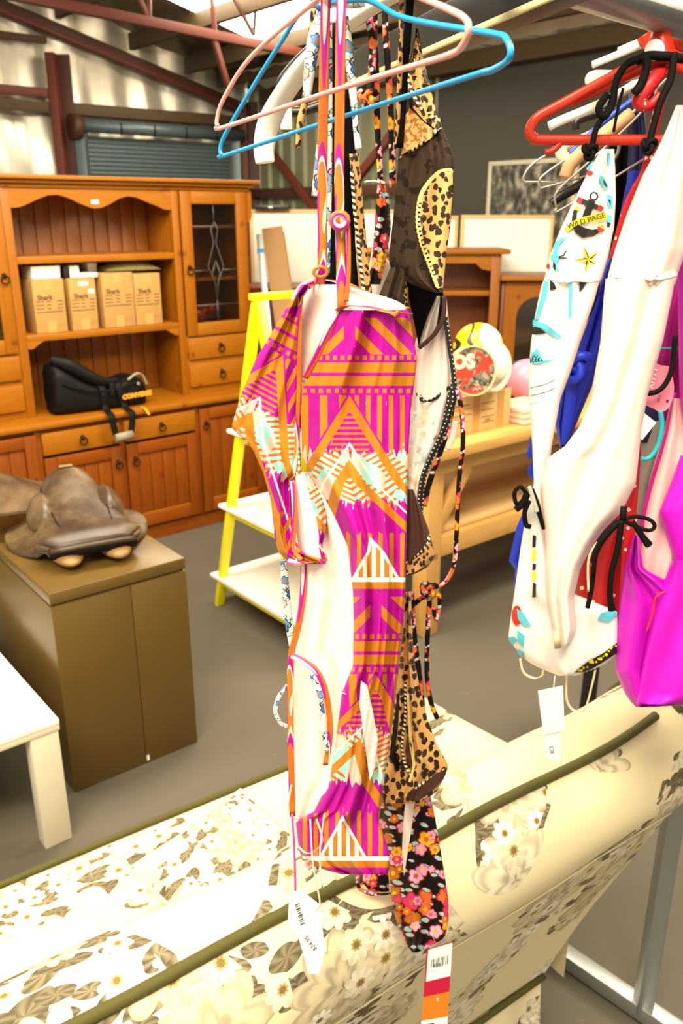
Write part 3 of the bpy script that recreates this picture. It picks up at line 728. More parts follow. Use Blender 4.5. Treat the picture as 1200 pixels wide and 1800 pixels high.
# round printed hand drum and white hat
def drum_fn(g, b):
    x, y, z = g.obj(); n = g.noise(g.vec(x, y, 3), 22.0, 3.0); n2 = g.noise(g.vec(x, y, 9), 14.0, 2.0)
    c = g.ramp(n, [(0, '8f8a70'), (.42, '6a6656'), (.5, '2c2820'), (.56, '9c977c')], True)
    c = g.mix((n2 > .5), c, 'c8321c'); return g.mix(n2 > .62, c, 'e8b020')
m_drum = M('printed_drum_skin', 'aa8866', .45, fn=drum_fn); m_rim = M('bare_wood_rim', 'd9b884', .6)
def facing(name, c, r, label, cat, tilt, yaw):
    o = empty(name, c, 0, label, cat); o.rotation_euler = (math.radians(90+tilt), 0, math.radians(yaw)); return o
fd = facing('hand_drum', P(828, 652, 3.38), .1, 'round hand drum with red and grey painted skin leaning in the carton', 'drum', -12, 15)
lathe('rim', [(.094, -.02), (.100, -.02), (.100, .022), (.094, .022), (.094, -.02)], m_rim, fd, 40); lathe('skin', [(0, .016), (.094, .016), (.094, .012), (0, .012)], m_drum, fd, 40)
me = text_mesh('OS', .075, .004); o = link('lettering', me, M('cream_print', 'e8dcb0', .5), fd); o.location = (-.04, .035, .0172)
ht = facing('white_hat', P(868, 645, 3.53), .1, 'stacked white brimmed hat standing on edge in the carton', 'hat', -6, 40)
m_hat = M('white_canvas', 'ece4cc', .8)
lathe('brim', [(.06, .0), (.100, .0), (.104, .006), (.100, .012), (.06, .012), (.06, 0)], m_hat, ht, 36); lathe('crown', [(.062, .01), (.058, .03), (.045, .042), (0, .045)], m_hat, ht, 36); lathe('lining', [(.0, -.012), (.100, -.012), (.105, -.006), (.100, 0), (.0, 0)], m_cream, ht, 36)
bm = bmesh.new(); bmesh.ops.create_icosphere(bm, subdivisions=4, radius=1)
for v in bm.verts: v.co = Vector((v.co.x*.20+.01*math.sin(v.co.y*9), v.co.y*.15, max(-.08, v.co.z*.085+.012*math.sin(v.co.x*7)+.01*math.sin(v.co.y*11))))
o = fin('dark_jacket', bm, M('charcoal_cloth', '2a2825', .8), None, 80); o.location = Lb @ Vector((.95, .45, .95)); tag(o, 'crumpled charcoal jacket on the bench behind the hats', 'jacket')
pk = on_bench('folded_cloth', .58, .0, .861, 'flat pale pink folded cloth beside the carton on the bench', 'cloth')
m_pk = M('pale_pink_cloth', 'ecc6ae', .8)
for k in range(3): box('fold', 0, .26-.01*k, 0, .2, k*.025, k*.025+.024, m_pk, pk, .008)

# ================================================================ row of furniture at the back
def back_xy(x, y, d): return P(x, y, d)
bk = empty('open_bookcase', Vector((.10, 5.5, 0)), 0, 'brown wooden bookcase with open shelves under the whiteboards', 'bookcase')
BW, BH = .90, 1.54
box('side', 0, .03, 0, .34, 0, BH-.03, m_dark_wood, bk); box('side', BW-.03, BW, 0, .34, 0, BH-.03, m_dark_wood, bk); box('back', .03, BW-.03, .32, .335, 0, BH-.03, m_dark_wood, bk, 0)
for z in (.04, .42, .84, 1.255): box('shelf', .03, BW-.03, .01, .32, z, z+.03, m_wood_h, bk)
box('stile', 0, .06, -.012, 0, 0, BH-.03, m_wood_v, bk); box('stile', BW-.06, BW, -.012, 0, 0, BH-.03, m_wood_v, bk)
poly_prism('apron', [(.06, BH-.03), (.06, BH-.13), (.12, BH-.12), (.16, BH-.085), (.74, BH-.085), (.78, BH-.12), (.84, BH-.13), (.84, BH-.03)], .012, m_wood_h, bk, off=-.012)
box('cornice', -.03, BW+.05, -.05, .36, BH-.03, BH, m_wood_h, bk, .008)
ac = empty('arched_cabinet', Vector((1.02, 5.48, 0)), 0, 'brown wooden cabinet with arched glass door beside the bookcase', 'cabinet')
AW, AH = .58, 1.38
box('carcass', 0, AW, .06, .4, 0, AH-.03, m_dark_wood, ac, .003); box('cornice', -.02, AW+.03, -.03, .42, AH-.03, AH, m_wood_h, ac, .008)
out = [(.03, 0.05), (AW-.03, .05), (AW-.03, AH-.04), (.03, AH-.04)]
bm = bmesh.new(); x0, x1, zb_, zt_ = .10, .37, .5, 1.12
arch = [(x0, zb_)]+[(x1, zb_)]+[((x0+x1)/2+(x1-x0)/2*math.cos(t), zt_+.13*math.sin(t)) for t in np.linspace(0, math.pi, 17)]
def ring_plate(name, outer, inner, y0, y1, mat, parent):
    bm = bmesh.new(); o_ = [bm.verts.new((p[0], y0, p[1])) for p in outer]; i_ = [bm.verts.new((p[0], y0, p[1])) for p in inner]
    es = [bm.edges.new((o_[k], o_[(k+1) % len(o_)])) for k in range(len(o_))]+[bm.edges.new((i_[k], i_[(k+1) % len(i_)])) for k in range(len(i_))]
    bmesh.ops.triangle_fill(bm, use_beauty=True, edges=es)
    r = bmesh.ops.extrude_face_region(bm, geom=list(bm.faces))
    for v in [q for q in r['geom'] if isinstance(q, bmesh.types.BMVert)]: v.co.y += y1-y0
    return fin(name, bm, mat, parent)
dd = ring_plate('door', [(.02, .1), (.45, .1), (.45, AH-.04), (.02, AH-.04)], arch, .03, .058, m_wood_v, ac)
m_gl2 = M('dark_glass', '2a2018', .12, spec=.6)
poly_prism('pane', arch, .004, m_gl2, dd, off=.045)
box('door', .46, AW-.01, .03, .058, .1, AH-.04, m_wood_v, ac); lathe('knob', [(0, 0), (.012, 0), (.012, .02), (0, .025)], m_iron, dd, 12, (.05, .03, .72), (math.pi/2, 0, 0))
bs = empty('brown_sideboard', Vector((-.62, 5.75, 0)), 0, 'dark brown sideboard under the wide whiteboard beside the dresser', 'sideboard')
box('body', 0, .66, 0, .4, 0, 1.26, m_dark_wood, bs, .003); box('top', -.02, .67, -.02, .41, 1.26, 1.29, m_wood_rh, bs, .005); box('door', .03, .32, -.015, 0, .05, 1.22, m_dark_wood, bs, .005); box('door', .34, .63, -.015, 0, .05, 1.22, m_dark_wood, bs, .005)
m_wb = M('whiteboard_face', 'fbf8ec', .35)
m_wbf = M('whiteboard_pine_frame', 'd9b878', .5)
def board(x0, x1, y, z1, lab):
    r = empty('whiteboard', Vector((x0, y, 0)), 0, lab, 'whiteboard'); w = x1-x0
    box('panel', .02, w-.02, .004, .016, .12, z1-.02, m_wb, r, 0); box('frame_rail', 0, w, 0, .02, z1-.025, z1, m_wbf, r, .002); box('frame_rail', 0, w, 0, .02, .08, .12, m_wbf, r, .002)
    box('frame_stile', 0, .025, 0, .02, .0, z1-.025, m_wbf, r, .002); box('frame_stile', w-.025, w, 0, .02, 0, z1-.025, m_wbf, r, .002)
board(-.64, .42, 6.2, 1.775, 'wide cream whiteboard screen between the dresser and the hanging straps'); board(.50, .79, 6.02, 1.735, 'narrow whiteboard screen peeking from behind the leopard swimsuit'); board(.80, 1.42, 5.95, 1.74, 'white whiteboard screen with pine frame behind the arched cabinet')
c = empty('flat_black_case', Vector((-.60, 6.12, 1.776)), 0, 'flat black case lying on top of the wide whiteboard', 'case'); box('body', 0, .24, 0, .18, 0, .028, m_black, c, .004); box('catch', .10, .13, -.004, .002, .008, .02, m_galv, c, 0)
# things leaning next to the dresser
a_ = P(478, 400, 5.5); b_ = P(512, 640, 5.3); d_ = (b_-a_); b_ = a_+d_*(a_.z/-d_.z) if d_.z < 0 else b_
bm = bmesh.new(); lp = empty('leaning_cardboard', Vector((b_.x, b_.y, 0)), 0, 'folded brown cardboard sheet leaning next to the dresser', 'cardboard')
m_cardd = M('dull_cardboard', '9a7448', .8)
beam('sheet', a_-lp.location, b_-lp.location, .02, .13, m_cardd, lp, up=(1, 0, 0)); beam('fold', a_+Vector((.05, .012, -.03))-lp.location, b_+Vector((.05, .012, .01))-lp.location, .008, .05, m_cardd, lp, up=(1, 0, 0))
a_ = P(455, 412, 5.45); b_ = P(470, 560, 5.3); d_ = b_-a_; b_ = a_+d_*(a_.z/-d_.z)
lp = empty('metal_rail', Vector((b_.x, b_.y, 0)), 0, 'grey perforated metal rail leaning between dresser and cardboard', 'rail'); beam('channel', a_-lp.location, b_-lp.location, .02, .035, m_galv, lp, up=(1, 0, 0))
m_tape2 = M('blue_tape', '3a8cc8', .5)
for t in (.1, .3, .45, .6): 
    q = a_+(b_-a_)*t-lp.location; lathe('bolt', [(0, 0), (.009, 0), (.007, .006), (0, .008)], m_cream, lp, 10, (q.x, q.y-.012, q.z), (math.pi/2, 0, 0))
q = a_+(b_-a_)*.06-lp.location; box('tape_wrap', q.x-.022, q.x+.022, q.y-.013, q.y+.012, q.z-.015, q.z+.015, m_tape2, lp, 0)

# black leg of a stool behind the anchor swimsuit
st = empty('black_stool', Vector((.90, 2.667, 0)), 0, 'black metal pedestal stool standing behind the anchor print swimsuit', 'stool')
lathe('leg', [(.033, 0), (.036, .01), (.028, .03), (.026, .55), (.026, .6)], m_black, st, 24); lathe('seat', [(0, .60), (.10, .60), (.11, .62), (.10, .64), (0, .645)], m_black, st, 28)

# ================================================================ floral sofa, seen from behind
def flower_layer(g, u, v, scale, rmin, lobes, seed):
    nz = g.noise(g.vec(u+seed, v, 0), scale*1.6, 2.0)
    uu = u+seed*1.37; vv2 = v+seed*.71
    vo = g.voro(g.vec(uu, vv2), scale, rnd=.85)
    sp = g.n.new('ShaderNodeSeparateXYZ'); g.l.new(vo.outputs['Position'], sp.inputs[0])
    qx = uu-V(g, sp.outputs[0]); qy = vv2-V(g, sp.outputs[1])
    d = (qx*qx+qy*qy)._m('SQRT'); an = g.m('ARCTAN2', qy, qx)
    sc_ = g.n.new('ShaderNodeSeparateXYZ'); g.l.new(vo.outputs['Color'], sc_.inputs[0])
    r1, r2, r3 = (V(g, sc_.outputs[i]) for i in range(3))
    R = (rmin/scale)*(.72+.28*(an*lobes+r1*6.28).cos().abs())*(.75+r2*.5)
    R = R*(.85+nz*.3)
    return d/R, an, r1, r2, r3
def sofa_print(thr):
    def fn(g, b):
        u, v = g.uv(); v0 = g.vec(u, v, 0)
        zone = g.noise(g.vec(u, v, 2.0), 3.1, 1.0)-thr; fine = g.noise(v0, 70.0, 3.0, .7); wash = g.noise(v0, 16.0, 4.0, .65)
        c = g.mix(fine*.25, 'ecdcb2', 'dfce9f')
        def paint(c, k, tone, dark, shade):            # petal or leaf with drawn shading
            return g.mix(k, c, g.mix(shade, tone, dark))
        for sx, sy, sc_, sd in ((1.0, 2.1, 10.0, 4.4), (-.8, 2.3, 13.0, 9.1)):
            d, an, r1, r2, r3 = flower_layer(g, u*1.0+v*.6*sx, v*sy-u*.9*sx, sc_, .40, 1.0, sd)
            k = (d < 1.0)*(zone > .02)*(r3 > .25); sh = (((an*7.0+d*3).sin()*.5+.5)*.45+wash*.5+d*.25)._m('MINIMUM', 1.0)
            c = paint(c, k, g.mix(r1, 'b0a27a', '8a7d5c'), '463c2a', sh)
        d, an, r1, r2, r3 = flower_layer(g, u, v, 5.2, .45, 5.0, .3)
        k = (d < 1.0)*(zone > .0); lay = ((d*13.0+(an*3.0).sin()*1.6+wash*5.0).sin()*.5+.5)
        sh = (lay*lay*.55*(1.1-d*.5)+(1-(d*3.2).min(1.0))*.35)
        c = paint(c, k, g.mix(r1, 'f8eed4', 'd2c298'), '62543a', sh); c = g.mix(k*(d > .93)*.5, c, '9a8b68')
        d, an, r1, r2, r3 = flower_layer(g, u, v, 17.0, .44, 4.0, 7.7)
        k = (d < 1.0)*(zone > .04)*(r1 > .3); sh = ((an*8.0).sin()*.5+.5)*.35*d
        c = paint(c, k, g.mix(r2, 'fffbee', 'd8c8a0'), '84744e', sh); c = g.mix(k*(d < .32), c, 'b09858'); c = g.mix(k*(d < .2), c, '7c6838')
        g.put(b.inputs['Normal'], g.bump(fine, .12, .002))
        return c
    return fn
m_sofa = M('floral_tapestry', 'ecdcae', .8, fn=sofa_print(.47))
m_sofa_r = M('sparse_floral_tapestry', 'ecdcae', .8, fn=sofa_print(.535))
def plain_fn(g, b):
    u, v = g.uv(); fine = g.noise(g.vec(u, v, 0), 70.0, 3.0, .7); c = g.mix(fine*.3, 'efe0b6', 'e2d2a6')
    return c
m_sofa_p = M('plain_cream_upholstery', 'e8d6a4', .8, fn=plain_fn)
m_pipe = M('olive_green_piping', '4c4812', .8)
sf = empty('floral_sofa', Vector((.60, 1.36, 0)), math.atan2(.568, .823), 'cream floral two seat sofa with olive green piping seen over its back', 'sofa')
LEN = 1.52
def uvgrid(name, fn, nu, nv, su, sv, mat, parent, o0=(0, 0), closed=False):
    bm = bmesh.new(); vv = grid_bm(bm, fn, nu, nv); uvl = bm.loops.layers.uv.new('UVMap'); idx = {}
    for j, row in enumerate(vv):
        for i, q in enumerate(row): idx[q] = (o0[0]+su*i/nu, o0[1]+sv*j/nv)
    for f in bm.faces:
        for lp in f.loops: lp[uvl].uv = idx[lp.vert]
    return fin(name, bm, mat, parent, 80)
def arc_interp(pts, t):
    L = [0.0]
    for i in range(1, len(pts)): L.append(L[-1]+math.dist(pts[i], pts[i-1]))
    s = t*L[-1]
    return tuple(np.interp(s, L, [p[k] for p in pts]) for k in range(len(pts[0])))
def sp2(pts, n=6): return [tuple(p) for p in smooth_path([Vector((p[0], p[1], 0)) for p in pts], n)]
def xend(z): return float(np.interp(z, [.05, .2, .4, .6, .72, .85, 1.0], [-.095, -.09, -.055, -.005, .02, .03, .03]))
def back_x(u, z): e = xend(z); return -LEN-e+(LEN+2*e)*u
low = sp2([(.13, .17), (.115, .22), (.07, .36), (.01, .52), (-.03, .63), (-.042, .665)])
mid = sp2([(-.042, .665), (-.062, .70), (-.072, .75), (-.06, .805), (-.03, .84), (0, .855)])
top = sp2([(0, .855), (.035, .872), (.085, .868), (.13, .83), (.16, .76), (.185, .64), (.205, .50), (.21, .45)])
def part(prof, wob=0.0):
    def fn(u, v):
        y, z, _ = arc_interp(prof, v); e = 1.0
        lift = .018*math.exp(-((u-1)/.06)**2)+.018*math.exp(-(u/.06)**2)
        return Vector((back_x(u, z), y+wob*math.sin(u*17), z+lift*max(0, (z-.6)/.25)+.003*math.sin(u*23+v*4)))
    return fn
# back: plain lower rear panel, floral roll, floral inner face
uvgrid('rear_panel', part(low), 60, 20, LEN, .55, m_sofa_r, sf, (3.1, 0)); uvgrid('back_roll', part(mid), 70, 14, LEN, .24, m_sofa, sf, (.13, .35)); uvgrid('inner_back', part(top), 70, 24, LEN, .55, m_sofa, sf, (1.7, .41))
tube('seam', [part(mid)(u, 0)+Vector((0, -.002, 0)) for u in np.linspace(0, 1, 40)], .002, m_sofa_p, sf, 5, sub=0)
tube('piping', [part(mid)(u, 1)+Vector((0, -.004, .004)) for u in np.linspace(.02, .965, 50)], .0085, m_pipe, sf, 8, sub=0)
# bouquet on the rear panel
def rear_fn(u, v):
    q = part(low)(.42+.40*u, .12+.78*v); return q+Vector((0, -.003, 0))
# base and skirt
box('base', -LEN+.11, -.11, .14, .70, .10, .30, m_sofa_p, sf, .02)
uvgrid('skirt', lambda u, v: Vector((-LEN+.11+(LEN-.22)*u, .128-.012*v+.006*math.sin(u*60), .17-.15*v)), 90, 4, LEN, .15, m_sofa, sf, (.4, 2.2))
tube('skirt_piping', [(-LEN+.105, .122, .172), (-LEN*.5, .118, .172), (-.105, .122, .172)], .007, m_pipe, sf, 8)
# seat cushions
def cushion(x0, x1, y0, y1, z0, z1, name, o0, mat=None, parent=sf, puff=.03):
    def fn(u, v):
        # wrap top + front
        L1 = (y1-y0); L2 = (z1-z0); t = v*(L1+L2)
        pf = puff*math.sin(math.pi*u)**.5
        if t < L1: y = y0+t; z = z1+pf*math.sin(math.pi*min(1, t/L1))**.6
        else: y = y1+.012*math.sin(math.pi*(t-L1)/L2); z = z1-(t-L1)
        return Vector((x0+(x1-x0)*u, y, z))
    return uvgrid(name, fn, 30, 40, x1-x0, y1-y0+z1-z0, mat or m_sofa, parent, o0)
hx = -LEN/2
cushion(-LEN+.15, -.15, .19, .74, .30, .45, 'seat_cushion', (.2, .9))
for a, b2 in ((-LEN+.15, -.15),): tube('cushion_piping', [(a, .742, .452), ((a+b2)/2, .745, .456), (b2, .742, .452)], .007, m_pipe, sf, 8)
uvgrid('front_panel', lambda u, v: Vector((-LEN+.13+(LEN-.26)*u, .735, .30-.24*v)), 20, 4, LEN, .24, m_sofa, sf, (.9, 3.0))
# rolled arms
for sgn, xc in ((1, -.075), (-1, -LEN+.075)):
    ap_ = sp2([(-.075, .10), (-.07, .40), (-.085, .50), (-.07, .575), (0, .60), (.065, .58), (.10, .53), (.095, .48), (.07, .40), (.055, .25), (.05, .10)])
    def fn(u, v):
        x, z, _ = arc_interp(ap_, u); return Vector((xc+sgn*x, .13+.65*v, z*(1+.10*(1-v)**2)-.02*v))
    uvgrid('arm', fn, 36, 24, .95, .65, m_sofa, sf, (1.1+sgn, 1.9))
    fpts = [fn(u, 1) for u in np.linspace(0, 1, 37)]
    bm = bmesh.new(); vs_ = [bm.verts.new(p) for p in fpts]; c = bm.verts.new((xc, .78, .35))
    for i in range(36): bm.faces.new((vs_[i], vs_[i+1], c))
    bm.faces.new((vs_[36], vs_[0], c)); fin('arm_front', bm, m_sofa_p, sf)
    tube('arm_piping', fpts, .007, m_pipe, sf, 7, sub=0)
    # end face of the back with its piped edge
    full = low+mid[1:]+top[1:]
    ex = 1.0 if sgn > 0 else 0.0
    pf = [part(low)(ex, v) for v in np.linspace(0, 1, 14)]+[part(mid)(ex, v) for v in np.linspace(0, 1, 12)]+[part(top)(ex, v) for v in np.linspace(0, 1, 18)]
    bm = bmesh.new(); vs_ = [bm.verts.new(p) for p in pf]; c = bm.verts.new((pf[25].x-sgn*.0, .07, .62))
    for i in range(len(pf)-1): bm.faces.new((vs_[i], vs_[i+1], c))
    bm.faces.new((vs_[-1], vs_[0], c)); fin('back_end', bm, m_sofa, sf, 60)
    tube('end_piping', [p+Vector((sgn*.003, 0, 0)) for p in pf[24:40]], .0085, m_pipe, sf, 8, sub=0)
for x in (-LEN+.2, -.2):
    for y in (.20, .66): lathe('foot', [(0, 0), (.022, 0), (.03, .05), (.03, .1), (0, .1)], m_dark_wood, sf, 16, (x, y, 0))
# loose cushion leaning on the inner back
sq = empty('scatter_cushion', Vector((0, 0, 0)), 0, 'square floral scatter cushion lying on the sofa seat', 'cushion')
Ms = Matrix.Translation(sf.location) @ Matrix.Rotation(math.atan2(.568, .823), 4, 'Z')
bm = bmesh.new(); 
def pill(u, v, s):
    a, b2 = 2*u-1, 2*v-1; h = .055*max(0, (1-a**4)*(1-b2**4))**.45
    return Vector((.2*a*(1-.06*(1-abs(b2))), .2*b2*(1-.06*(1-abs(a))), s*h))
for s in (1, -1):
    uvgrid('face', lambda u, v: pill(u, v, s), 26, 26, .4, .4, m_sofa, sq, (.6+s, .2))
tube('piping', [pill(u, 0, 0) for u in np.linspace(0, 1, 9)[:-1]]+[pill(1, v, 0) for v in np.linspace(0, 1, 9)[:-1]]+[pill(u, 1, 0) for u in np.linspace(1, 0, 9)[:-1]]+[pill(0, v, 0) for v in np.linspace(1, 0, 9)[:-1]], .005, m_sofa_p, sq, 6, closed=True, sub=0)
sq.matrix_basis = Ms @ Matrix.Translation((-.69, .42, .54)) @ Matrix.Rotation(math.radians(12), 4, 'X') @ Matrix.Rotation(.25, 4, 'Z') @ Matrix.Diagonal((.72, .72, .7, 1))

# ================================================================ galvanised clothes rack
RZ = 1.975; R0 = Vector((.69, 1.44, RZ)); RD = Vector((-.722, -.691, 0))
rk = empty('clothes_rack', Vector((.69, 1.44, 0)), 0, 'galvanised steel clothes rack with black cross bar', 'clothes rack')
rl = rk.location
tube('rail', [R0-RD*.12-rl, R0+RD*1.9-rl], .021, m_galv, rk, 20, sub=0)
for t in (0.0, 1.85):
    p = R0+RD*t-rl; beam('post', Vector((p.x, p.y, .03)), Vector((p.x, p.y, RZ)), .036, .036, m_galv, rk)
    nn = Vector((.691, -.722, 0))
    beam('foot', Vector((p.x, p.y, .03))+nn*.28, Vector((p.x, p.y, .03))-nn*.28, .04, .04, m_galv, rk)
a_ = P(560, 162, 1.78); k = (RZ-.02-CAM_H)/(a_.z-CAM_H); 
def lev(x, y, z):
    r = ray(x, y); kk = (z-CAM_H)/r[2]; return Vector((r[0]*kk, r[1]*kk, z))
pa, pb = lev(592, 142, 1.955), lev(1030, -60, 1.955)
beam('cross_bar', pa-rl, pb-rl, .034, .045, m_black, rk); dd_ = (pb-pa).normalized(); sd_ = Vector((dd_.y, -dd_.x, 0))
m_brassy = M('cream_plastic_strip', 'd6c696', .4)
beam('cross_bar_trim', pa-rl+sd_*.018+Vector((0, 0, -.02)), pb-rl+sd_*.018+Vector((0, 0, -.02)), .005, .007, m_brassy, rk)

# ================================================================ swimwear: cloth builders
def rows_interp(rows):
    ys = [r[0] for r in rows]; L = [r[1] for r in rows]; R = [r[2] for r in rows]
    return lambda y: (float(np.interp(y, ys, L)), float(np.interp(y, ys, R)))
def sheet(name, rows, depth, mat, root, bulge=.012, folds=(), nu=36, nv=None, back=.006, uv=None):
    """a closed piece of cloth: outline rows (y, left, right), depth(x,y) in metres from the camera line, soft bulge and hanging folds"""
    f = rows_interp(rows); y0, y1 = rows[0][0], rows[-1][0]; nv = nv or max(10, int((y1-y0)/7))
    dfn = depth if callable(depth) else (lambda x, y: depth)
    def off(u, v):
        e = max(0.0, 1-(2*u-1)**2)**.5; o = -bulge*e
        for A, k, ph, sl in folds: o += A*e*math.sin(2*math.pi*(k*u+ph+sl*v))
        return o
    def surf(x, y):
        l, r = f(y); u = min(1, max(0, (x-l)/max(1e-6, r-l))); return dfn(x, y)+off(u, (y-y0)/(y1-y0))
    bm = bmesh.new(); uvl = bm.loops.layers.uv.new('UVMap'); loc = root.location; px = {}
    fr, bk_ = [], []
    for j in range(nv+1):
        y = y0+(y1-y0)*j/nv; l, r = f(y); a, b_ = [], []
        for i in range(nu+1):
            u = i/nu; x = l+(r-l)*u; e = max(0.0, 1-(2*u-1)**2)**.5; d = dfn(x, y)+off(u, j/nv)
            q = bm.verts.new(P(x, y, d)-loc); px[q] = (x, y); a.append(q)
            q2 = bm.verts.new(P(x, y, d+.0012+back*e)-loc); px[q2] = (x, y); b_.append(q2)
        fr.append(a); bk_.append(b_)
    def face(vs_):
        fc = bm.faces.new(vs_); fc.smooth = True
        for lp in fc.loops:
            p = px[lp.vert]; lp[uvl].uv = uv(*p) if uv else p
    for j in range(nv):
        for i in range(nu):
            face((fr[j][i], fr[j+1][i], fr[j+1][i+1], fr[j][i+1])); face((bk_[j][i], bk_[j][i+1], bk_[j+1][i+1], bk_[j+1][i]))
        face((fr[j][0], bk_[j][0], bk_[j+1][0], fr[j+1][0])); face((fr[j][nu], fr[j+1][nu], bk_[j+1][nu], bk_[j][nu]))
    for i in range(nu):
        face((fr[0][i], fr[0][i+1], bk_[0][i+1], bk_[0][i])); face((fr[nv][i], bk_[nv][i], bk_[nv][i+1], fr[nv][i+1]))
    me = bpy.data.meshes.new(name); bm.to_mesh(me); bm.free(); smooth(me, 75)
    o = link(name, me, mat, root)
    return o, surf
def band(name, pts, w, mat, root, flat=.16, seg=10, sub=6, surf=None, lift=.002):
    """flat strap or edging along (x, y, depth) with width w in the photo's pixels"""
    pp = []; rr = []
    for k, p in enumerate(pts):
        d = p[2] if len(p) > 2 else surf(p[0], p[1])-lift
        pp.append(P(p[0], p[1], d)-root.location); ww = w[k] if isinstance(w, (list, tuple)) else w; rr.append(ww/2*d/1500)
    return tube(name, pp, rr, mat, root, seg, flat, side=(1, .25, 0) if flat < .9 else None, sub=sub)
def smooth_px(l):
    n = len(l); q = [Vector((a[0], a[1], 0)) for a in l+[l[0]]]; return [(v.x, v.y) for v in smooth_path(q, 4)[:-1]]
def knot(name, x, y, d, r, mat, root):
    k = r*d/1500; c = P(x, y, d)-root.location
    return tube(name, [c+Vector((k*(math.sin(t)+2*math.sin(2*t))*.4, k*.5*math.sin(3*t)*.6, k*(math.cos(t)-2*math.cos(2*t))*.4)) for t in np.linspace(0, 6.2832, 28)[:-1]], k*.42, mat, root, 7, closed=True, sub=0)
def cord(name, pts, w, mat, root, sub=6): return band(name, pts, w, mat, root, 1.0, 8, sub)
def decal(name, poly, surf, mat, root, lift=.0016, cuts=7.0):
    lift = lift+.0012 if callable(surf) else lift
    bm = bmesh.new(); vs_ = [bm.verts.new((p[0], p[1], 0)) for p in poly]
    es = [bm.edges.new((vs_[k], vs_[(k+1) % len(vs_)])) for k in range(len(vs_))]
    bmesh.ops.triangle_fill(bm, use_beauty=True, edges=es)
    for _ in range(5):
        lg = [e for e in bm.edges if e.calc_length() > cuts]
        if not lg: break
        bmesh.ops.subdivide_edges(bm, edges=lg, cuts=1); bmesh.ops.triangulate(bm, faces=bm.faces)
    uvl = bm.loops.layers.uv.new('UVMap')
    for f in bm.faces:
        f.smooth = True
        for lp in f.loops: lp[uvl].uv = (lp.vert.co.x, lp.vert.co.y)
    for v in bm.verts:
        x, y = v.co.x, v.co.y; d = surf(x, y) if callable(surf) else surf; v.co = P(x, y, d-lift)-root.location
    me = bpy.data.meshes.new(name); bm.to_mesh(me); bm.free(); return link(name, me, mat, root)
def stroke(pts, w, taper=False):
    L, R = [], []
    for i, p in enumerate(pts):
        a = pts[max(0, i-1)]; b_ = pts[min(len(pts)-1, i+1)]; dx, dy = b_[0]-a[0], b_[1]-a[1]; l = math.hypot(dx, dy) or 1
        ww = w*(1-abs(2*i/(len(pts)-1)-1)*.8) if taper else w
        L.append((p[0]-dy/l*ww/2, p[1]+dx/l*ww/2)); R.append((p[0]+dy/l*ww/2, p[1]-dx/l*ww/2))
    return L+R[::-1]
def disc(x, y, r, ry=None, n=14): return [(x+r*math.cos(2*math.pi*k/n), y+(ry or r)*math.sin(2*math.pi*k/n)) for k in range(n)]
def text_px(name, body, size, cx, cy, ang, surf, mat, root, lift=.003, bold=0.0, bend=0.0):
    me = text_mesh(body, size, bold); c, s = math.cos(ang), math.sin(ang)
    for v in me.vertices:
        tx, ty = v.co.x, v.co.y-bend*v.co.x*v.co.x; x = cx+tx*c-ty*s*1.0; y = cy-(tx*s+ty*c)
        d = surf(x, y) if callable(surf) else surf; v.co = P(x, y, d-lift)-root.location
    return link(name, me, mat, root)
def card(name, quad, d, mat, root, th=.0008):
    bm = bmesh.new(); a = [bm.verts.new(P(x, y, d)-root.location) for x, y in quad]; b_ = [bm.verts.new(P(x, y, d+th)-root.location) for x, y in quad]
    bm.faces.new(a); bm.faces.new(b_[::-1]); n = len(quad)
    for k in range(n): bm.faces.new((a[k], b_[k], b_[(k+1) % n], a[(k+1) % n]))
    return fin(name, bm, mat, root)
def quad_at(q, u0, v0, u1, v1):
    def at(u, v):
        tx = q[0][0]+(q[1][0]-q[0][0])*u; ty = q[0][1]+(q[1][1]-q[0][1])*u; bx_ = q[3][0]+(q[2][0]-q[3][0])*u; by_ = q[3][1]+(q[2][1]-q[3][1])*u
        return (tx+(bx_-tx)*v, ty+(by_-ty)*v)
    return [at(u0, v0), at(u1, v0), at(u1, v1), at(u0, v1)]

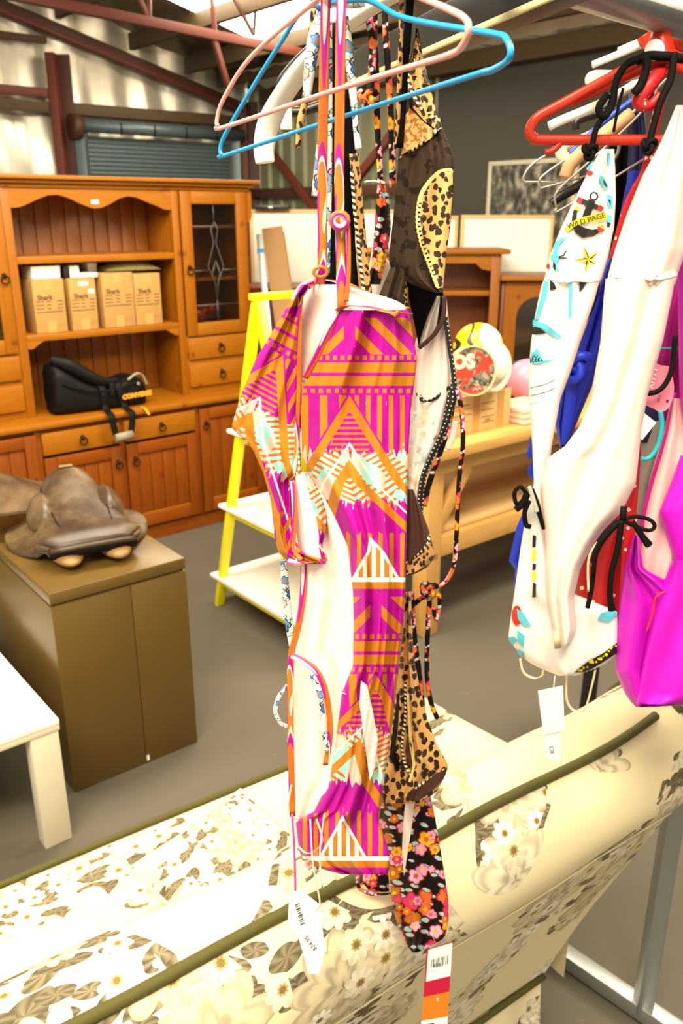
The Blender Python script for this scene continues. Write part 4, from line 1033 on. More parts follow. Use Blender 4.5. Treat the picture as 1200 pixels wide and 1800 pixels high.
# ---------------------------------------------------------------- prints
MAG, ORG, PUR, AQUA, PNK = 'ae0890', 'bd761e', '761488', '98d8c8', 'e8bcaa'
def aztec_fn(g, b):
    x, y = g.uv()
    p = ((y-545.0)/490.0).fract()*490.0; s1 = ((y-850.0)/120.0).max(0.0).min(1.0); s2 = ((y-1230.0)/150.0).max(0.0).min(1.0); ax = (x-614.0-s1*46.0+s2*58.0).abs()
    jag = (g.noise(g.vec(x*.16, y*.015), 1.0, 2.0)-.5)*70.0
    nz = g.noise(g.vec(x*.02, y*.02), 1.0, 2.0)
    c = g.mix(nz > .56, MAG, PUR); c = g.mix(.75, c, MAG)
    # upper motif: upright bars and pointed blocks
    bars = ((x+ax*.25)/25.0).fract() < .40
    up = (p < 78.0)*(p > 14.0)*(((ax/2.0-p*.5+20)/26.0).fract() < .42)
    c = g.mix(up*(ax > 10.0), c, ORG)
    c = g.mix((p > 80.0)*(p < 88.0)*((x/13.0).fract() < .55), c, ORG)
    c = g.mix((p > 92.0)*(p < 110.0), c, ORG); c = g.mix((p > 116.0)*(p < 133.0), c, ORG)
    # field under the bands
    d1 = (p-150.0)-ax*1.6
    c = g.mix((p > 138.0)*(p < 146.0)*((x/14.0).fract() < .5), c, ORG)
    c = g.mix((d1 < -6.0)*(p > 150.0)*(p < 258.0)*bars, c, ORG)
    hatch = (y/9.5).fract() < .42
    c = g.mix((d1 > 26.0)*(d1 < 120.0)*hatch*(ax < 34.0)*(p < 300.0), c, ORG)
    # painted pale zone with ragged edges
    zone = (p > jag+250.0)*(p < jag+338.0)
    pale = g.mix(g.noise(g.vec(x*.022, y*.016, 4.0), 1.0, 1.0) > .53, PNK, AQUA)
    dia = ((y+ax*.55)/11.0).fract() < .46
    c = g.mix(zone, c, pale); c = g.mix(zone*dia*(g.noise(g.vec(x*.02, y*.014, 8.0), 1.0, 1.0) > .47), c, 'c86a28')
    # chevrons
    def chev(c, y0, sl, w, col):
        d = (p-y0)-ax*sl; return g.mix((d > 0.0)*(d < w), c, col)
    c = chev(c, 150.0, 1.6, 27.0, ORG); c = chev(c, 262.0, 1.5, 29.0, ORG); c = chev(c, 232.0, 1.5, 7.0, 'f6e8e0')
    # lower field, triangle and white fan
    low_ = (p > jag*.3+392.0)
    c = g.mix(low_*((x/19.0).fract() < .40), c, ORG)
    d4 = (p-398.0)-ax*1.75
    c = g.mix((d4 > 0.0)*(p < 476.0), c, g.mix((x/15.0).fract() < .55, 'f2f4e8', ORG)); c = g.mix((d4 > 0.0)*(d4 < 10.0), c, 'eef4ea')
    c = g.mix((p > 470.0)*(p < 478.0), c, 'd8f0e6'); c = g.mix(p > 478.0, c, ORG)
    # fine white registration slips
    c = g.mix((g.noise(g.vec(x*.5, y*.03, 2.0), 1.0, 1.0) > .79)*(zone < .5), c, 'f4e4ee')
    wv = g.noise(g.vec(x*1.2, y*1.2), 1.0, 1.0); g.put(b.inputs['Normal'], g.bump(wv, .05, .001))
    return c
m_aztec = M('magenta_orange_zigzag_print', MAG, .55, fn=aztec_fn, spec=.22)
def binding_fn(g, b):
    x, y = g.uv(); n = g.noise(g.vec(x*.035, y*.0055, 1.0), 1.0, 1.0, .5)
    c = g.ramp(n, [(0, MAG), (.36, ORG), (.47, 'c8641a'), (.52, MAG), (.575, 'f0d8c8'), (.60, ORG), (.66, MAG), (.72, AQUA)], True)
    st = ((y/7.0).fract() < .35)*((x-16.0).abs() < 1.4)
    return g.mix(st*.5, c, 'a04410')
m_bind = M('striped_binding', ORG, .5, fn=binding_fn)
m_lining = M('white_stretch_lining', 'f6ece2', .55, fn=lambda g, b: g.mix(g.noise(g.vec(*g.uv()), .01, 3.0), 'f9ece3', 'f2dccf'))
def leopard(g, x, y, s):
    nn = g.noise(g.vec(x*s*.5, y*s*.5), 1.6, 2.0, col=True); sp = g.n.new('ShaderNodeSeparateXYZ'); g.l.new(nn, sp.inputs[0])
    vo = g.voro(g.vec(x*s+V(g, sp.outputs[0])*.9, y*s*.75+V(g, sp.outputs[1])*.9), 1.0)
    d = V(g, vo.outputs['Distance']); cl = g.n.new('ShaderNodeSeparateXYZ'); g.l.new(vo.outputs['Color'], cl.inputs[0])
    return d < (.30+V(g, cl.outputs[0])*.16)
def leo_fn(g, b):
    x, y = g.uv(); return g.mix(leopard(g, x, y, .085), g.mix(g.noise(g.vec(x, y), .03, 2.0), 'd89a4e', 'e8b878'), '2c1a0c')
m_leo = M('leopard_print', 'd8a060', .5, fn=leo_fn)
m_leo_s = M('small_leopard_print', 'd8a060', .5, fn=lambda g, b: (lambda xy: g.mix(leopard(g, xy[0], xy[1], .13), 'd09a58', '24160c'))(g.uv()))
m_choc = M('chocolate_cloth', '38281c', .7, spec=.15, fn=lambda g, b: g.mix(g.noise(g.vec(*g.uv()), .05, 4.0) > .56, '3c2e22', '241a12'))
m_brn = M('plain_brown_lining', '4c2a20', .6)
m_blkc = M('black_cloth', '0a0807', .75, spec=.12)
m_gold = M('gold_chain_print', 'e8d288', .45)
def floral_black_fn(base, cols, leafc, outl):
    def fn(g, b):
        x, y = g.uv(); u, v = x*.01, y*.01; c = base
        d, an, r1, r2, r3 = flower_layer(g, u+v*.4, v*1.9-u*.6, 4.2, .40, 1.0, 2.2); k = (d < 1.0)*(r3 > .3)
        c = g.mix(k, c, leafc); c = g.mix(k*(d > .78), c, outl)
        for s, rm, lo_, sd, thr in ((2.9, .44, 2.5, .4, .22), (4.4, .42, 3.0, 5.1, .40)):
            d, an, r1, r2, r3 = flower_layer(g, u, v, s, rm, lo_, sd); k = (d < 1.0)*(r3 > thr)
            n = len(cols); c = g.mix(k, c, g.ramp(r1, [(i/n, q) for i, q in enumerate(cols)], True))
            c = g.mix(k*(d > .84), c, outl); c = g.mix(k*(d < .30), c, g.ramp(r2, [(0, 'f0c818'), (.5, 'e06a20')], True))
        return c
    return fn
m_flor = M('black_ground_flower_print', '14100e', .6, spec=.2, fn=floral_black_fn('120e0e', ['e89ad0', 'e8743a', 'f0b428', 'e83a78', 'c8781a', 'f0b8e0'], '9ad8d8', 'b8301c'))
m_blue = M('white_ground_blue_flower_print', 'f0eee8', .5, fn=floral_black_fn('f2efe6', ['5a90d0', '8ab8e0', 'e8b0b8', '3a68b0'], 'a8d8d0', '1c1a24'))
m_pale = M('washed_out_flower_print', 'd8d4c8', .6, fn=lambda g, b: g.ramp(g.noise(g.vec(*g.uv()), .03, 4.0, .6), [(.35, 'a8acac'), (.5, 'f0ece2'), (.62, 'e8c8a4'), (.75, 'b08870')]))
m_twist = M('rope_edging', 'e8d8a8', .5, fn=lambda g, b: (lambda xy: g.mix(((xy[1]+xy[0]*.4)/9.0).fract() < .5, 'f0e2b8', '2a1c10'))(g.uv()))
m_crochet = M('black_zigzag_edging', '14100e', .7, fn=lambda g, b: (lambda xy: g.mix((((xy[1])/8.0).fract() < .3)*(((xy[0]/9.0).fract()-.5).abs() < .14), '15110f', 'e8d8c8'))(g.uv()))

# ---------------------------------------------------------------- hangers of the first group
def hang(name, loc, label): return empty(name, loc, 0, label, 'hanger')
m_pinkh = M('pink_coated_wire', 'f0a8a0', .3); m_blueh = M('blue_coated_wire', '1c8fd0', .3); m_whp = M('white_hanger_plastic', 'e6e2d8', .35)
dp_ = lambda x: .90-.35*(x-383)/437.0
h1 = hang('wire_hanger', P(600, 155, dp_(600)), 'pink coated wire hanger carrying the magenta swimsuit')
lst = [(383, 222), (381, 212), (390, 180), (425, 120), (470, 72), (560, -2), (600, -40), (612, -60)]
lst2 = [(612, -60), (640, -45), (740, -4), (800, 22), (818, 34), (823, 46), (820, 66), (806, 88), (788, 97)]
tube('shoulders', [P(x, y, dp_(x))-h1.location for x, y in lst+lst2[1:]], .0020, m_pinkh, h1, 8)
tube('bar', [P(x, y, dp_(x))-h1.location for x, y in ((383, 222), (395, 223), (600, 155), (770, 103), (788, 97))], .0020, m_pinkh, h1, 8)
tube('hook', [P(612, -60, dp_(612))-h1.location, P(612, -110, dp_(612))-h1.location, P(600, -170, dp_(600))-h1.location, P(640, -200, dp_(640))-h1.location, P(670, -160, dp_(670))-h1.location], .0024, m_galv, h1, 8)
db_ = lambda x: .975-.36*(x-388)/507.0
h2 = hang('wire_hanger', P(640, 190, db_(640)), 'bright blue coated wire hanger behind the pink one')
lst = [(390, 273), (387, 262), (396, 236), (440, 160), (490, 80), (530, 20), (560, 8), (630, 0), (660, 6), (700, 28), (760, 42), (870, 60), (890, 70), (897, 92), (890, 108), (868, 122), (850, 127)]
tube('shoulders', [P(x, y, db_(x))-h2.location for x, y in lst], .0022, m_blueh, h2, 8)
tube('bar', [P(x, y, db_(x))-h2.location for x, y in ((390, 273), (402, 271), (640, 193), (830, 133), (850, 127))], .0022, m_blueh, h2, 8)
tube('hook', [P(640, 0, db_(640))-h2.location, P(645, -60, db_(640))-h2.location, P(640, -150, db_(640))-h2.location, P(690, -170, db_(690))-h2.location], .0024, m_galv, h2, 8)
h3 = hang('plastic_hanger', P(600, 60, 1.03), 'white plastic hanger with ridged shoulder behind the straps')
dw = lambda x: 1.06-.20*(x-455)/300
arm = [(466, 286), (464, 262), (470, 225), (490, 180), (530, 122), (580, 68), (640, 22), (700, -12), (760, -40)]
tube('shoulder', [P(x, y, dw(x))-h3.location for x, y in arm], [.011, .012, .013, .013, .013, .012, .012, .012, .012], m_whp, h3, 10, .55, side=(1, 0, .3))
for k in range(13):
    t = k/12; x = 452+78*t; y = 235-128*t; q = P(x, y, dw(x)); lathe('ridge', [(0, -.003), (.0032, 0), (0, .003)], m_whp, h3, 8, q-h3.location)
tube('hook', [P(760, -40, dw(760))-h3.location, P(770, -110, dw(760))-h3.location, P(800, -150, dw(760))-h3.location], .003, m_galv, h3, 8)
h4 = hang('plastic_hanger', P(600, 70, 1.12), 'black plastic hanger just behind the white ridged one')
tube('shoulder', [P(x, y, 1.12)-h4.location for x, y in ((495, 165), (500, 140), (540, 96), (600, 50), (700, -10))], .008, m_black, h4, 8); tube('bar', [P(x, y, 1.12)-h4.location for x, y in ((495, 165), (510, 196), (560, 186), (660, 140))], .006, m_black, h4, 8)
lathe('clip', [(0, -.012), (.007, -.012), (.007, .012), (0, .012)], m_cream, h4, 10, P(503, 208, 1.11)-h4.location)

# ---------------------------------------------------------------- magenta zigzag swimsuit
dA = lambda x, y: .775-(x-600)*.00042+.00002*(y-900)
A = empty('zigzag_swimsuit', P(600, 1000, .78), 0, 'magenta and orange zigzag print swimsuit on the pink hanger', 'swimsuit')
rA1 = [(545, 594, 718), (560, 586, 721), (600, 571, 727), (630, 553, 733), (680, 533, 727), (720, 528, 722), (800, 530, 717), (850, 556, 716), (900, 584, 715), (960, 611, 714), (1040, 620, 712), (1100, 622, 709), (1170, 620, 702), (1215, 601, 696), (1300, 590, 686), (1380, 578, 674), (1425, 552, 668), (1445, 519, 666), (1500, 526, 685), (1525, 555, 685), (1537, 600, 680)]
oA1, sA1 = sheet('front_panel', rA1, lambda x, y: dA(x, y)-.012, m_aztec, A, .020, ((.007, 2.2, .1, .6), (.004, 4.3, .3, -.9), (.002, 7.0, .2, 1.7)), 44)
rot = lambda x, y: (650+(x-470)*.88+(y-750)*.48, 818+(y-750)*.88-(x-470)*.48)
rA2 = [(500, 528, 548), (520, 515, 534), (540, 503, 531), (580, 480, 530), (630, 450, 530), (690, 425, 530), (735, 411, 529), (752, 406, 529), (765, 420, 528), (790, 444, 528), (830, 462, 530), (845, 466, 512), (880, 476, 512), (940, 482, 514), (970, 488, 530), (985, 505, 574), (992, 530, 572)]
oA2, sA2 = sheet('side_panel', rA2, lambda x, y: dA(x, y)-.006, m_aztec, A, .016, ((.006, 1.6, .2, 1.2), (.003, 3.7, .6, 2.2)), 30, uv=rot)
sheet('inner_fold', [(836, 528, 545), (880, 540, 572), (930, 552, 574), (960, 556, 566), (985, 560, 576)], lambda x, y: dA(x, y)-.004, m_aztec, A, .006, ((.003, 2, 0, 1),), 12, uv=lambda x, y: (x*1.2+60, y-40))
rA3 = [(500, 545, 606), (512, 533, 640), (525, 529, 690), (540, 527, 716), (560, 526, 700), (600, 526, 640), (640, 527, 580), (672, 529, 545)]
sheet('lining', rA3, lambda x, y: dA(x, y)+.012, m_lining, A, .012, ((.004, 1.5, .2, .5),), 30)
rA4 = [(830, 508, 560), (900, 516, 596), (985, 527, 622), (1050, 531, 628), (1100, 521, 630), (1150, 512, 630), (1220, 513, 660), (1300, 515, 672), (1370, 514, 662), (1400, 513, 600), (1442, 513, 568)]
oA4, sA4 = sheet('lower_lining', rA4, lambda x, y: dA(x, y)+.006, m_lining, A, .014, ((.010, 1.4, .35, .5), (.005, 3.4, .1, .9)), 34)
band('neckline_binding', [(595, 545), (612, 537), (650, 540), (690, 550), (719, 552)], 17, m_bind, A, surf=lambda x, y: sA1(x, max(y, 546)), lift=.004); band('neckline_binding', [(540, 506, .785), (560, 492, .795), (600, 497, .79), (640, 515, .79), (680, 530, .785), (718, 542, .765)], 11, m_bind, A)
band('side_binding', [(597, 548, .752), (580, 575, .752), (560, 620, .756), (536, 665, .760)], 13, m_bind, A); band('side_binding', [(552, 494, .788), (530, 505, .787), (515, 530, .785)], 12, m_bind, A)
band('side_seam', [(528, 520), (526, 600), (525, 680), (522, 760), (518, 835)], 8, m_bind, A, surf=sA2, lift=.003)
band('leg_binding', [(506, 985, .785), (535, 990, .782), (573, 985, .778)], 18, m_bind, A); band('leg_binding', [(514, 845, .79), (518, 900, .787), (516, 960, .787), (530, 984, .783)], 10, m_bind, A)
band('edge_binding', [(534, 990, .79), (532, 1050, .79), (522, 1110, .79), (512, 1150, .79), (510, 1220, .79), (511, 1320, .79), (514, 1435, .79)], 14, m_bind, A)
band('leg_binding', [(512, 1152, .782), (535, 1163, .78), (560, 1185, .778), (575, 1230, .778), (580, 1290, .778), (572, 1345, .778)], 13, m_bind, A)
band('leg_binding', [(601, 1215, .755), (620, 1222, .752), (640, 1228, .75), (655, 1290, .745), (668, 1345, .742)], 9, m_bind, A)
decal('lining_gap', [(634, 1196), (645, 1205), (655, 1250), (664, 1300), (660, 1345), (650, 1372), (640, 1300), (632, 1240)], sA1, m_lining, A, .006, 6)
band('strap', [(573, -10, .770), (571, 60, .770), (567, 250, .775), (566, 400, .778), (566, 470, .78), (562, 500, .782)], 17, m_bind, A); band('strap', [(600, -10, .757), (598, 100, .755), (596, 300, .757), (598, 430, .755), (601, 540, .752)], 17, m_bind, A)
band('strap_tail', [(604, 375, .75), (611, 400, .75), (612, 480, .752), (608, 530, .752)], 9, m_bind, A)
tube('strap_ring', [P(563+12*math.cos(t), 478+9*math.sin(t), .775)-A.location for t in np.linspace(0, 6.283, 14)[:-1]], .0016, M('orange_plastic_ring', 'd06a20', .3), A, 6, closed=True, sub=0)
tube('slider', [P(597+13*math.cos(t), 388+13*math.sin(t), .748)-A.location for t in np.linspace(0, 6.283, 14)[:-1]], .003, m_bind, A, 6, closed=True, sub=0)
band('hanger_loop', [(573, -5, .765), (585, -22, .765), (600, -8, .757)], 20, m_bind, A)
m_tie = M('magenta_tie', 'd83aa8', .5); m_clear = M('clear_hanging_tape', 'ead2b4', .4)
cord('tag_tie', [(513, 1432, .775), (517, 1490, .772), (519, 1565, .77)], 5, m_tie, A)
for pts in ([(512, 1380, .785), (505, 1430, .785), (512, 1470, .78), (540, 1500, .77), (566, 1480, .76), (556, 1440, .76)], [(545, 1440, .765), (550, 1520, .76), (562, 1585, .76), (556, 1600, .76)], [(570, 1430, .76), (562, 1500, .758), (566, 1560, .758)]): band('hanging_tape', pts, 4, m_clear, A, .3)

# white price tag
m_tagw = M('white_tag_card', 'fdfcf6', .6)
tg = empty('price_tag', P(535, 1570, .765), 0, 'white swing ticket with barcode under the magenta swimsuit', 'tag')
q = [(503, 1580), (532, 1566), (570, 1700), (541, 1714)]
o_tag = card('card', [(508, 1578), (518, 1566), (530, 1565), (562, 1590), (571, 1672), (560, 1712), (543, 1712), (522, 1640), (505, 1628)], .765, m_tagw, tg)
for k, wv in enumerate((.8, .5, 1.0, .5, .7, 1.1, .5, .8, .5, .9)):
    v0 = .12+k*.028; decal('barcode_bar', quad_at(q, .36, v0, .62, v0+.012*wv*1.3), .765, m_ink, tg, .0008, 99)
text_px('lettering', '$24.95', 11, 546, 1658, 2.2, .765, m_ink, tg, .001)

# ---------------------------------------------------------------- leopard and brown swimsuit
Bs = empty('leopard_swimsuit', P(740, 300, .93), 0, 'leopard and dark brown halter swimsuit with gold chain print', 'swimsuit')
dB = lambda x, y: .92-(x-740)*.0003
rB = [(50, 729, 735), (90, 722, 741), (130, 714, 750), (170, 707, 760), (220, 703, 776), (275, 700, 797), (320, 697, 798), (400, 689, 791), (450, 683, 784), (470, 685, 783), (490, 705, 781), (505, 735, 779), (514, 762, 778)]
oB, sB = sheet('halter_panel', rB, dB, m_choc, Bs, .014, ((.004, 2.1, .2, .8), (.002, 4.2, .5, 1.3)), 32)
decal('leopard_top', [(733, 55), (741, 90), (750, 130), (760, 170), (768, 205), (776, 225), (770, 230), (745, 212), (722, 185), (717, 150), (724, 100)], sB, m_leo, Bs); decal('leopard_top', [(720, 190), (745, 215), (768, 232), (755, 245), (730, 258), (705, 272), (708, 210)], sB, M('sandy_reptile_print', 'c08a50', .5, fn=lambda g, b: g.mix(g.noise(g.vec(*g.uv()), .12, 4.0) > .52, 'd8a868', 'a06a30')), Bs)
decal('leopard_side', [(795, 300), (775, 303), (755, 322), (742, 345), (738, 385), (745, 425), (760, 465), (772, 505), (778, 508), (784, 450), (790, 400), (796, 330)], sB, m_leo, Bs)
path = smooth_path([Vector(p+(0,)) for p in ((790, 302), (772, 306), (752, 326), (740, 350), (736, 390), (744, 430), (758, 468), (770, 500))], 5)
for k in range(0, len(path)):
    p = path[k]; ro = disc(p.x, p.y, 6.2, 7.0, 10); ri = disc(p.x, p.y, 2.4, 3.0, 10)
    bm = bmesh.new(); a1 = [bm.verts.new(P(x, y, sB(x, y)-.0022-.0002*(k % 2))-Bs.location) for x, y in ro]; a2 = [bm.verts.new(P(x, y, sB(x, y)-.0022-.0002*(k % 2))-Bs.location) for x, y in ri]
    for i in range(10): bm.faces.new((a1[i], a1[(i+1) % 10], a2[(i+1) % 10], a2[i]))
    fin('chain_link', bm, m_gold, Bs)
band('rope_edge', [(719, 108), (720, 150), (742, 192), (769, 212)], 6, m_twist, Bs, .5, surf=sB); band('rope_edge', [(770, 205), (768, 226), (745, 250), (700, 280)], 6, m_twist, Bs, .5, surf=sB)
band('halter_strap', [(724, -104, .89), (722, -20, .90), (716, 60, .90), (709, 150, .91), (702, 260, .915)], 13, m_blkc, Bs); band('halter_edge', [(712, -106, .885), (706, -10, .895), (704, 80, .90), (700, 190, .91), (694, 262, .915)], 8, m_leo_s, Bs, .4)
rBc = [(470, 690, 740), (500, 714, 778), (540, 722, 780), (570, 728, 776), (595, 733, 760), (612, 736, 745)]
sheet('cup_inside', rBc, lambda x, y: .95, m_blkc, Bs, -.012, (), 18); band('cup_edge', [(780, 520, .935), (779, 555, .935), (765, 585, .935), (736, 612, .935)], 9, m_brn, Bs)
sheet('cup_leopard', [(485, 686, 712), (510, 684, 718), (540, 690, 716), (560, 705, 712)], lambda x, y: .935, m_leo_s, Bs, .006, (), 12)
band('side_strap', [(622, 270, .88), (628, 340, .88), (636, 430, .885), (646, 520, .885)], 17, m_leo_s, Bs, .25); band('side_edge', [(618, 300, .876), (624, 380, .876), (634, 470, .88), (640, 520, .88)], 6, m_twist, Bs, .4)
band('black_strap', [(588, 40, .88), (586, 200, .885), (584, 380, .885), (580, 500, .885)], 20, m_blkc, Bs); band('black_strap', [(612, 150, .892), (614, 300, .892), (612, 420, .892), (620, 520, .892)], 24, m_blkc, Bs)
rBm = [(860, 716, 726), (890, 714, 738), (930, 714, 753), (970, 713, 763), (980, 713, 764), (1000, 713, 748), (1012, 713, 722)]
oBm, sBm = sheet('hip_panel', rBm, lambda x, y: .90, m_brn, Bs, .016, ((.004, 1.5, .2, .5),), 18)
band('rope_edge', [(714, 990), (735, 975), (752, 955), (753, 940)], 6, m_twist, Bs, .5, surf=sBm); decal('leopard_hem', [(714, 992), (740, 975), (755, 950), (764, 972), (755, 990), (730, 1005), (714, 1010)], sBm, m_leo_s, Bs)
rBl = [(1040, 708, 722), (1150, 702, 726), (1200, 696, 736), (1260, 690, 750), (1310, 684, 768), (1345, 674, 788), (1365, 664, 782), (1395, 662, 765), (1412, 668, 735)]
oBl, sBl = sheet('leopard_skirt', rBl, lambda x, y: .875, m_leo, Bs, .016, ((.007, 2.2, .1, .5), (.003, 4.6, .4, .8)), 34)
decal('dark_slit', [(700, 1210), (688, 1300), (684, 1330), (698, 1355), (704, 1345), (694, 1320), (700, 1270)], sBl, m_blkc, Bs, .002); decal('brown_slit', [(716, 1290), (712, 1320), (718, 1345), (724, 1350), (724, 1310)], sBl, m_brn, Bs, .002)
decal('brown_hem', [(787, 1350), (780, 1368), (765, 1385), (735, 1408), (712, 1405), (718, 1392), (745, 1378), (765, 1360)], sBl, m_brn, Bs, .002)
band('rope_edge', [(712, 1200), (712, 1260), (706, 1310), (712, 1345), (722, 1362)], 6, m_twist, Bs, .5, surf=sBl); band('rope_edge', [(716, 1395), (745, 1375), (765, 1362), (784, 1350)], 5, m_twist, Bs, .5, surf=sBl); band('chain_edge', [(718, 1220), (722, 1300), (728, 1345), (720, 1375)], 9, m_gold, Bs, .3, surf=sBl)

sheet('body', [(470, 686, 716), (545, 655, 706), (700, 648, 708), (900, 650, 708), (1040, 655, 706), (1150, 660, 698), (1230, 664, 690), (1300, 668, 684)], lambda x, y: .905, m_choc, Bs, .012, ((.005, 1.7, .2, .8),), 18)
# ---------------------------------------------------------------- black flower print swimsuit
Cs = empty('flower_swimsuit', P(735, 1300, .96), 0, 'black swimsuit with bright flower print and white lining', 'swimsuit')
sheet('lining', [(520, 764, 784), (560, 745, 788), (600, 730, 792), (650, 722, 797), (700, 722, 796), (740, 724, 785), (770, 722, 778)], lambda x, y: .975, m_lining, Cs, .02, ((.007, 1.5, .3, .4), (.003, 3, 0, .4)), 26)
sheet('printed_inside', [(725, 718, 786), (760, 718, 782), (800, 718, 765), (850, 718, 745), (900, 718, 735), (940, 716, 728)], lambda x, y: .965, m_pale, Cs, .012, ((.003, 2, .1, .8),), 20)
band('edge_binding', [(782, 555, .95), (790, 610, .95), (797, 665, .95), (794, 700, .95), (778, 760, .95), (755, 810, .95), (742, 850, .95), (736, 930, .95)], [9, 9, 9, 20, 12, 12, 12, 13], m_crochet, Cs, .3)
band('edge_binding', [(733, 690, .955), (745, 705, .955), (765, 700, .955), (790, 680, .955)], 8, m_crochet, Cs, .4); band('flower_edge', [(797, 700, .956), (786, 755, .956), (768, 810, .956), (754, 850, .956), (745, 890, .956)], 12, m_flor, Cs, .3)
band('pale_strap', [(800, 740, .96), (795, 770, .96), (785, 790, .96)], 12, m_lining, Cs)
cord('side_tie', [(804, 685, .94), (812, 730, .94), (813, 790, .94), (806, 850, .94), (802, 940, .94), (798, 990, .94), (785, 1020, .94), (765, 1035, .94)], 9, m_flor, Cs)
cord('bow_loop', [(762, 1038, .93), (748, 1025, .93), (742, 1040, .93), (752, 1052, .93), (770, 1045, .93), (772, 1065, .93), (766, 1090, .93), (762, 1070, .93)], 9, m_flor, Cs); cord('bow_tail', [(756, 1040, .925), (752, 1100, .925), (750, 1180, .925), (756, 1230, .925), (768, 1262, .925)], 10, m_flor, Cs)
cord('bow_tail', [(750, 1045, .925), (730, 1060, .93), (712, 1080, .93)], 10, m_flor, Cs); knot('knot', 754, 1036, .92, 13, m_flor, Cs)
band('gusset', [(722, 1040, .935), (726, 1110, .935), (735, 1200, .93), (742, 1300, .93)], [14, 14, 20, 24], m_flor, Cs, .3)
rC = [(1395, 664, 756), (1440, 663, 765), (1480, 676, 772), (1530, 683, 780), (1580, 688, 788), (1620, 697, 788), (1650, 710, 781), (1666, 718, 750), (1674, 724, 734)]
oC, sC = sheet('seat_panel', rC, lambda x, y: .90, m_flor, Cs, .02, ((.010, 1.15, .30, .2), (.004, 3, .2, .5)), 34)
decal('lining_gap', [(712, 1412), (728, 1412), (724, 1450), (716, 1500), (710, 1540), (706, 1500), (708, 1450)], sC, m_lining, Cs, .003)
band('leg_loop', [(628, 1540, .93), (632, 1562, .93), (660, 1572, .93), (690, 1570, .925)], 9, m_flor, Cs, .5); sheet('leg_fold', [(1530, 640, 682), (1550, 636, 684), (1568, 650, 684)], lambda x, y: .935, m_flor, Cs, .006, (), 10)
band('neck_strap', [(668, -112, .95), (657, 40, .96), (660, 130, .96), (664, 240, .965), (669, 318, .965)], [10, 12, 13, 10, 10], m_flor, Cs, .5); band('neck_strap', [(680, -108, .955), (676, 20, .965), (682, 120, .965), (688, 230, .968), (690, 330, .968)], [9, 10, 11, 11, 12], m_flor, Cs, .5)
cord('neck_tie', [(648, 30, .955), (655, 80, .955), (652, 140, .955), (646, 172, .955)], 12, m_flor, Cs); knot('knot', 646, 172, .952, 12, m_flor, Cs)
sheet('halter_triangle', [(318, 664, 675), (345, 661, 684), (400, 658, 687), (450, 654, 680), (500, 646, 668)], lambda x, y: .962, m_flor, Cs, .01, ((.003, 2, 0, .5),), 16); cord('white_thread', [(640, 320, .955), (655, 318, .955), (676, 322, .95), (664, 316, .955)], 3, m_lining, Cs)
sheet('cup_lining', [(430, 655, 664), (470, 648, 690), (510, 640, 690), (540, 640, 680)], lambda x, y: .985, m_lining, Cs, .01, (), 14)
sheet('body', [(520, 650, 690), (600, 640, 706), (800, 640, 710), (1000, 650, 708), (1150, 655, 698), (1280, 660, 684), (1400, 666, 672)], lambda x, y: .945, m_flor, Cs, .012, ((.005, 1.7, .4, .8),), 18)
tq = [(750, 1668), (795, 1655), (785, 1815), (738, 1822)]
tc = empty('swing_ticket', P(768, 1660, .90), 0, 'tall red and orange swing ticket with barcode hanging from the flower swimsuit', 'tag')
m_red = M('crimson_print', 'c0103c', .5); m_org = M('orange_print_band', 'dc7e18', .5)
card('card', tq, .88, m_tagw, tc); decal('border', quad_at(tq, 0, 0, 1, .012), .88, m_red, tc, .0006, 99); decal('border', quad_at(tq, 0, 0, .06, .62), .88, m_red, tc, .0006, 99); decal('band', quad_at(tq, 0.0, .38, 1, .55), .88, m_red, tc, .0007, 99); decal('band', quad_at(tq, .0, .55, 1, .82), .88, m_org, tc, .0007, 99)
for k in range(11): decal('barcode_bar', quad_at(tq, .22+k*.062, .14, .22+k*.062+(.018, .03, .012)[k % 3], .24), .88, m_ink, tc, .0008, 99)
for k in range(4): decal('barcode_bar', quad_at(tq, .25, .87+k*.025, .5, .882+k*.025), .88, m_ink, tc, .0008, 99)
text_px('lettering', 'XS 8', 8, 768, 1697, .12, .88, m_ink, tc, .001); text_px('lettering', '8', 9, 769, 1757, .12, .88, m_tagw, tc, .0012); cord('tag_string', [(758, 1640, .872), (764, 1655, .88)], 2, m_lining, tc)

# ---------------------------------------------------------------- blue flower bikini, mostly its ties
Ds = empty('blue_flower_bikini', P(560, 200, .86), 0, 'white bikini with blue flower print whose ties hang beside the magenta straps', 'bikini')
cord('tie', [(566, 20, .85), (552, 70, .85), (543, 130, .85), (540, 170, .85), (546, 150, .852)], [14, 22, 18, 12, 8], m_blue, Ds); cord('tie', [(604, 30, .845), (612, 90, .845), (620, 160, .845), (626, 230, .845), (630, 262, .845)], [16, 16, 13, 10, 12], m_blue, Ds)
band('strap', [(576, 40, .865), (577, 180, .865), (576, 330, .868), (573, 480, .87)], 14, m_blue, Ds, .3); cord('tie_end', [(562, 240, .86), (556, 300, .86), (554, 345, .86)], [7, 9, 13], m_blue, Ds); cord('collar', [(560, 12, .85), (585, 4, .84), (615, 6, .84), (640, 2, .84)], 16, m_blue, Ds)
cord('leopard_tie', [(552, -5, .875), (548, 50, .875), (540, 150, .875), (528, 215, .875), (523, 262, .875)], [9, 10, 11, 13, 7], m_leo_s, Ds)
band('side', [(498, 985, .86), (503, 1050, .86), (510, 1110, .86), (516, 1150, .86)], [12, 16, 16, 10], m_blue, Ds, .25); cord('leg_tie', [(505, 1205, .80), (490, 1225, .80), (484, 1250, .80), (492, 1270, .80), (504, 1277, .80)], 9, m_blue, Ds)
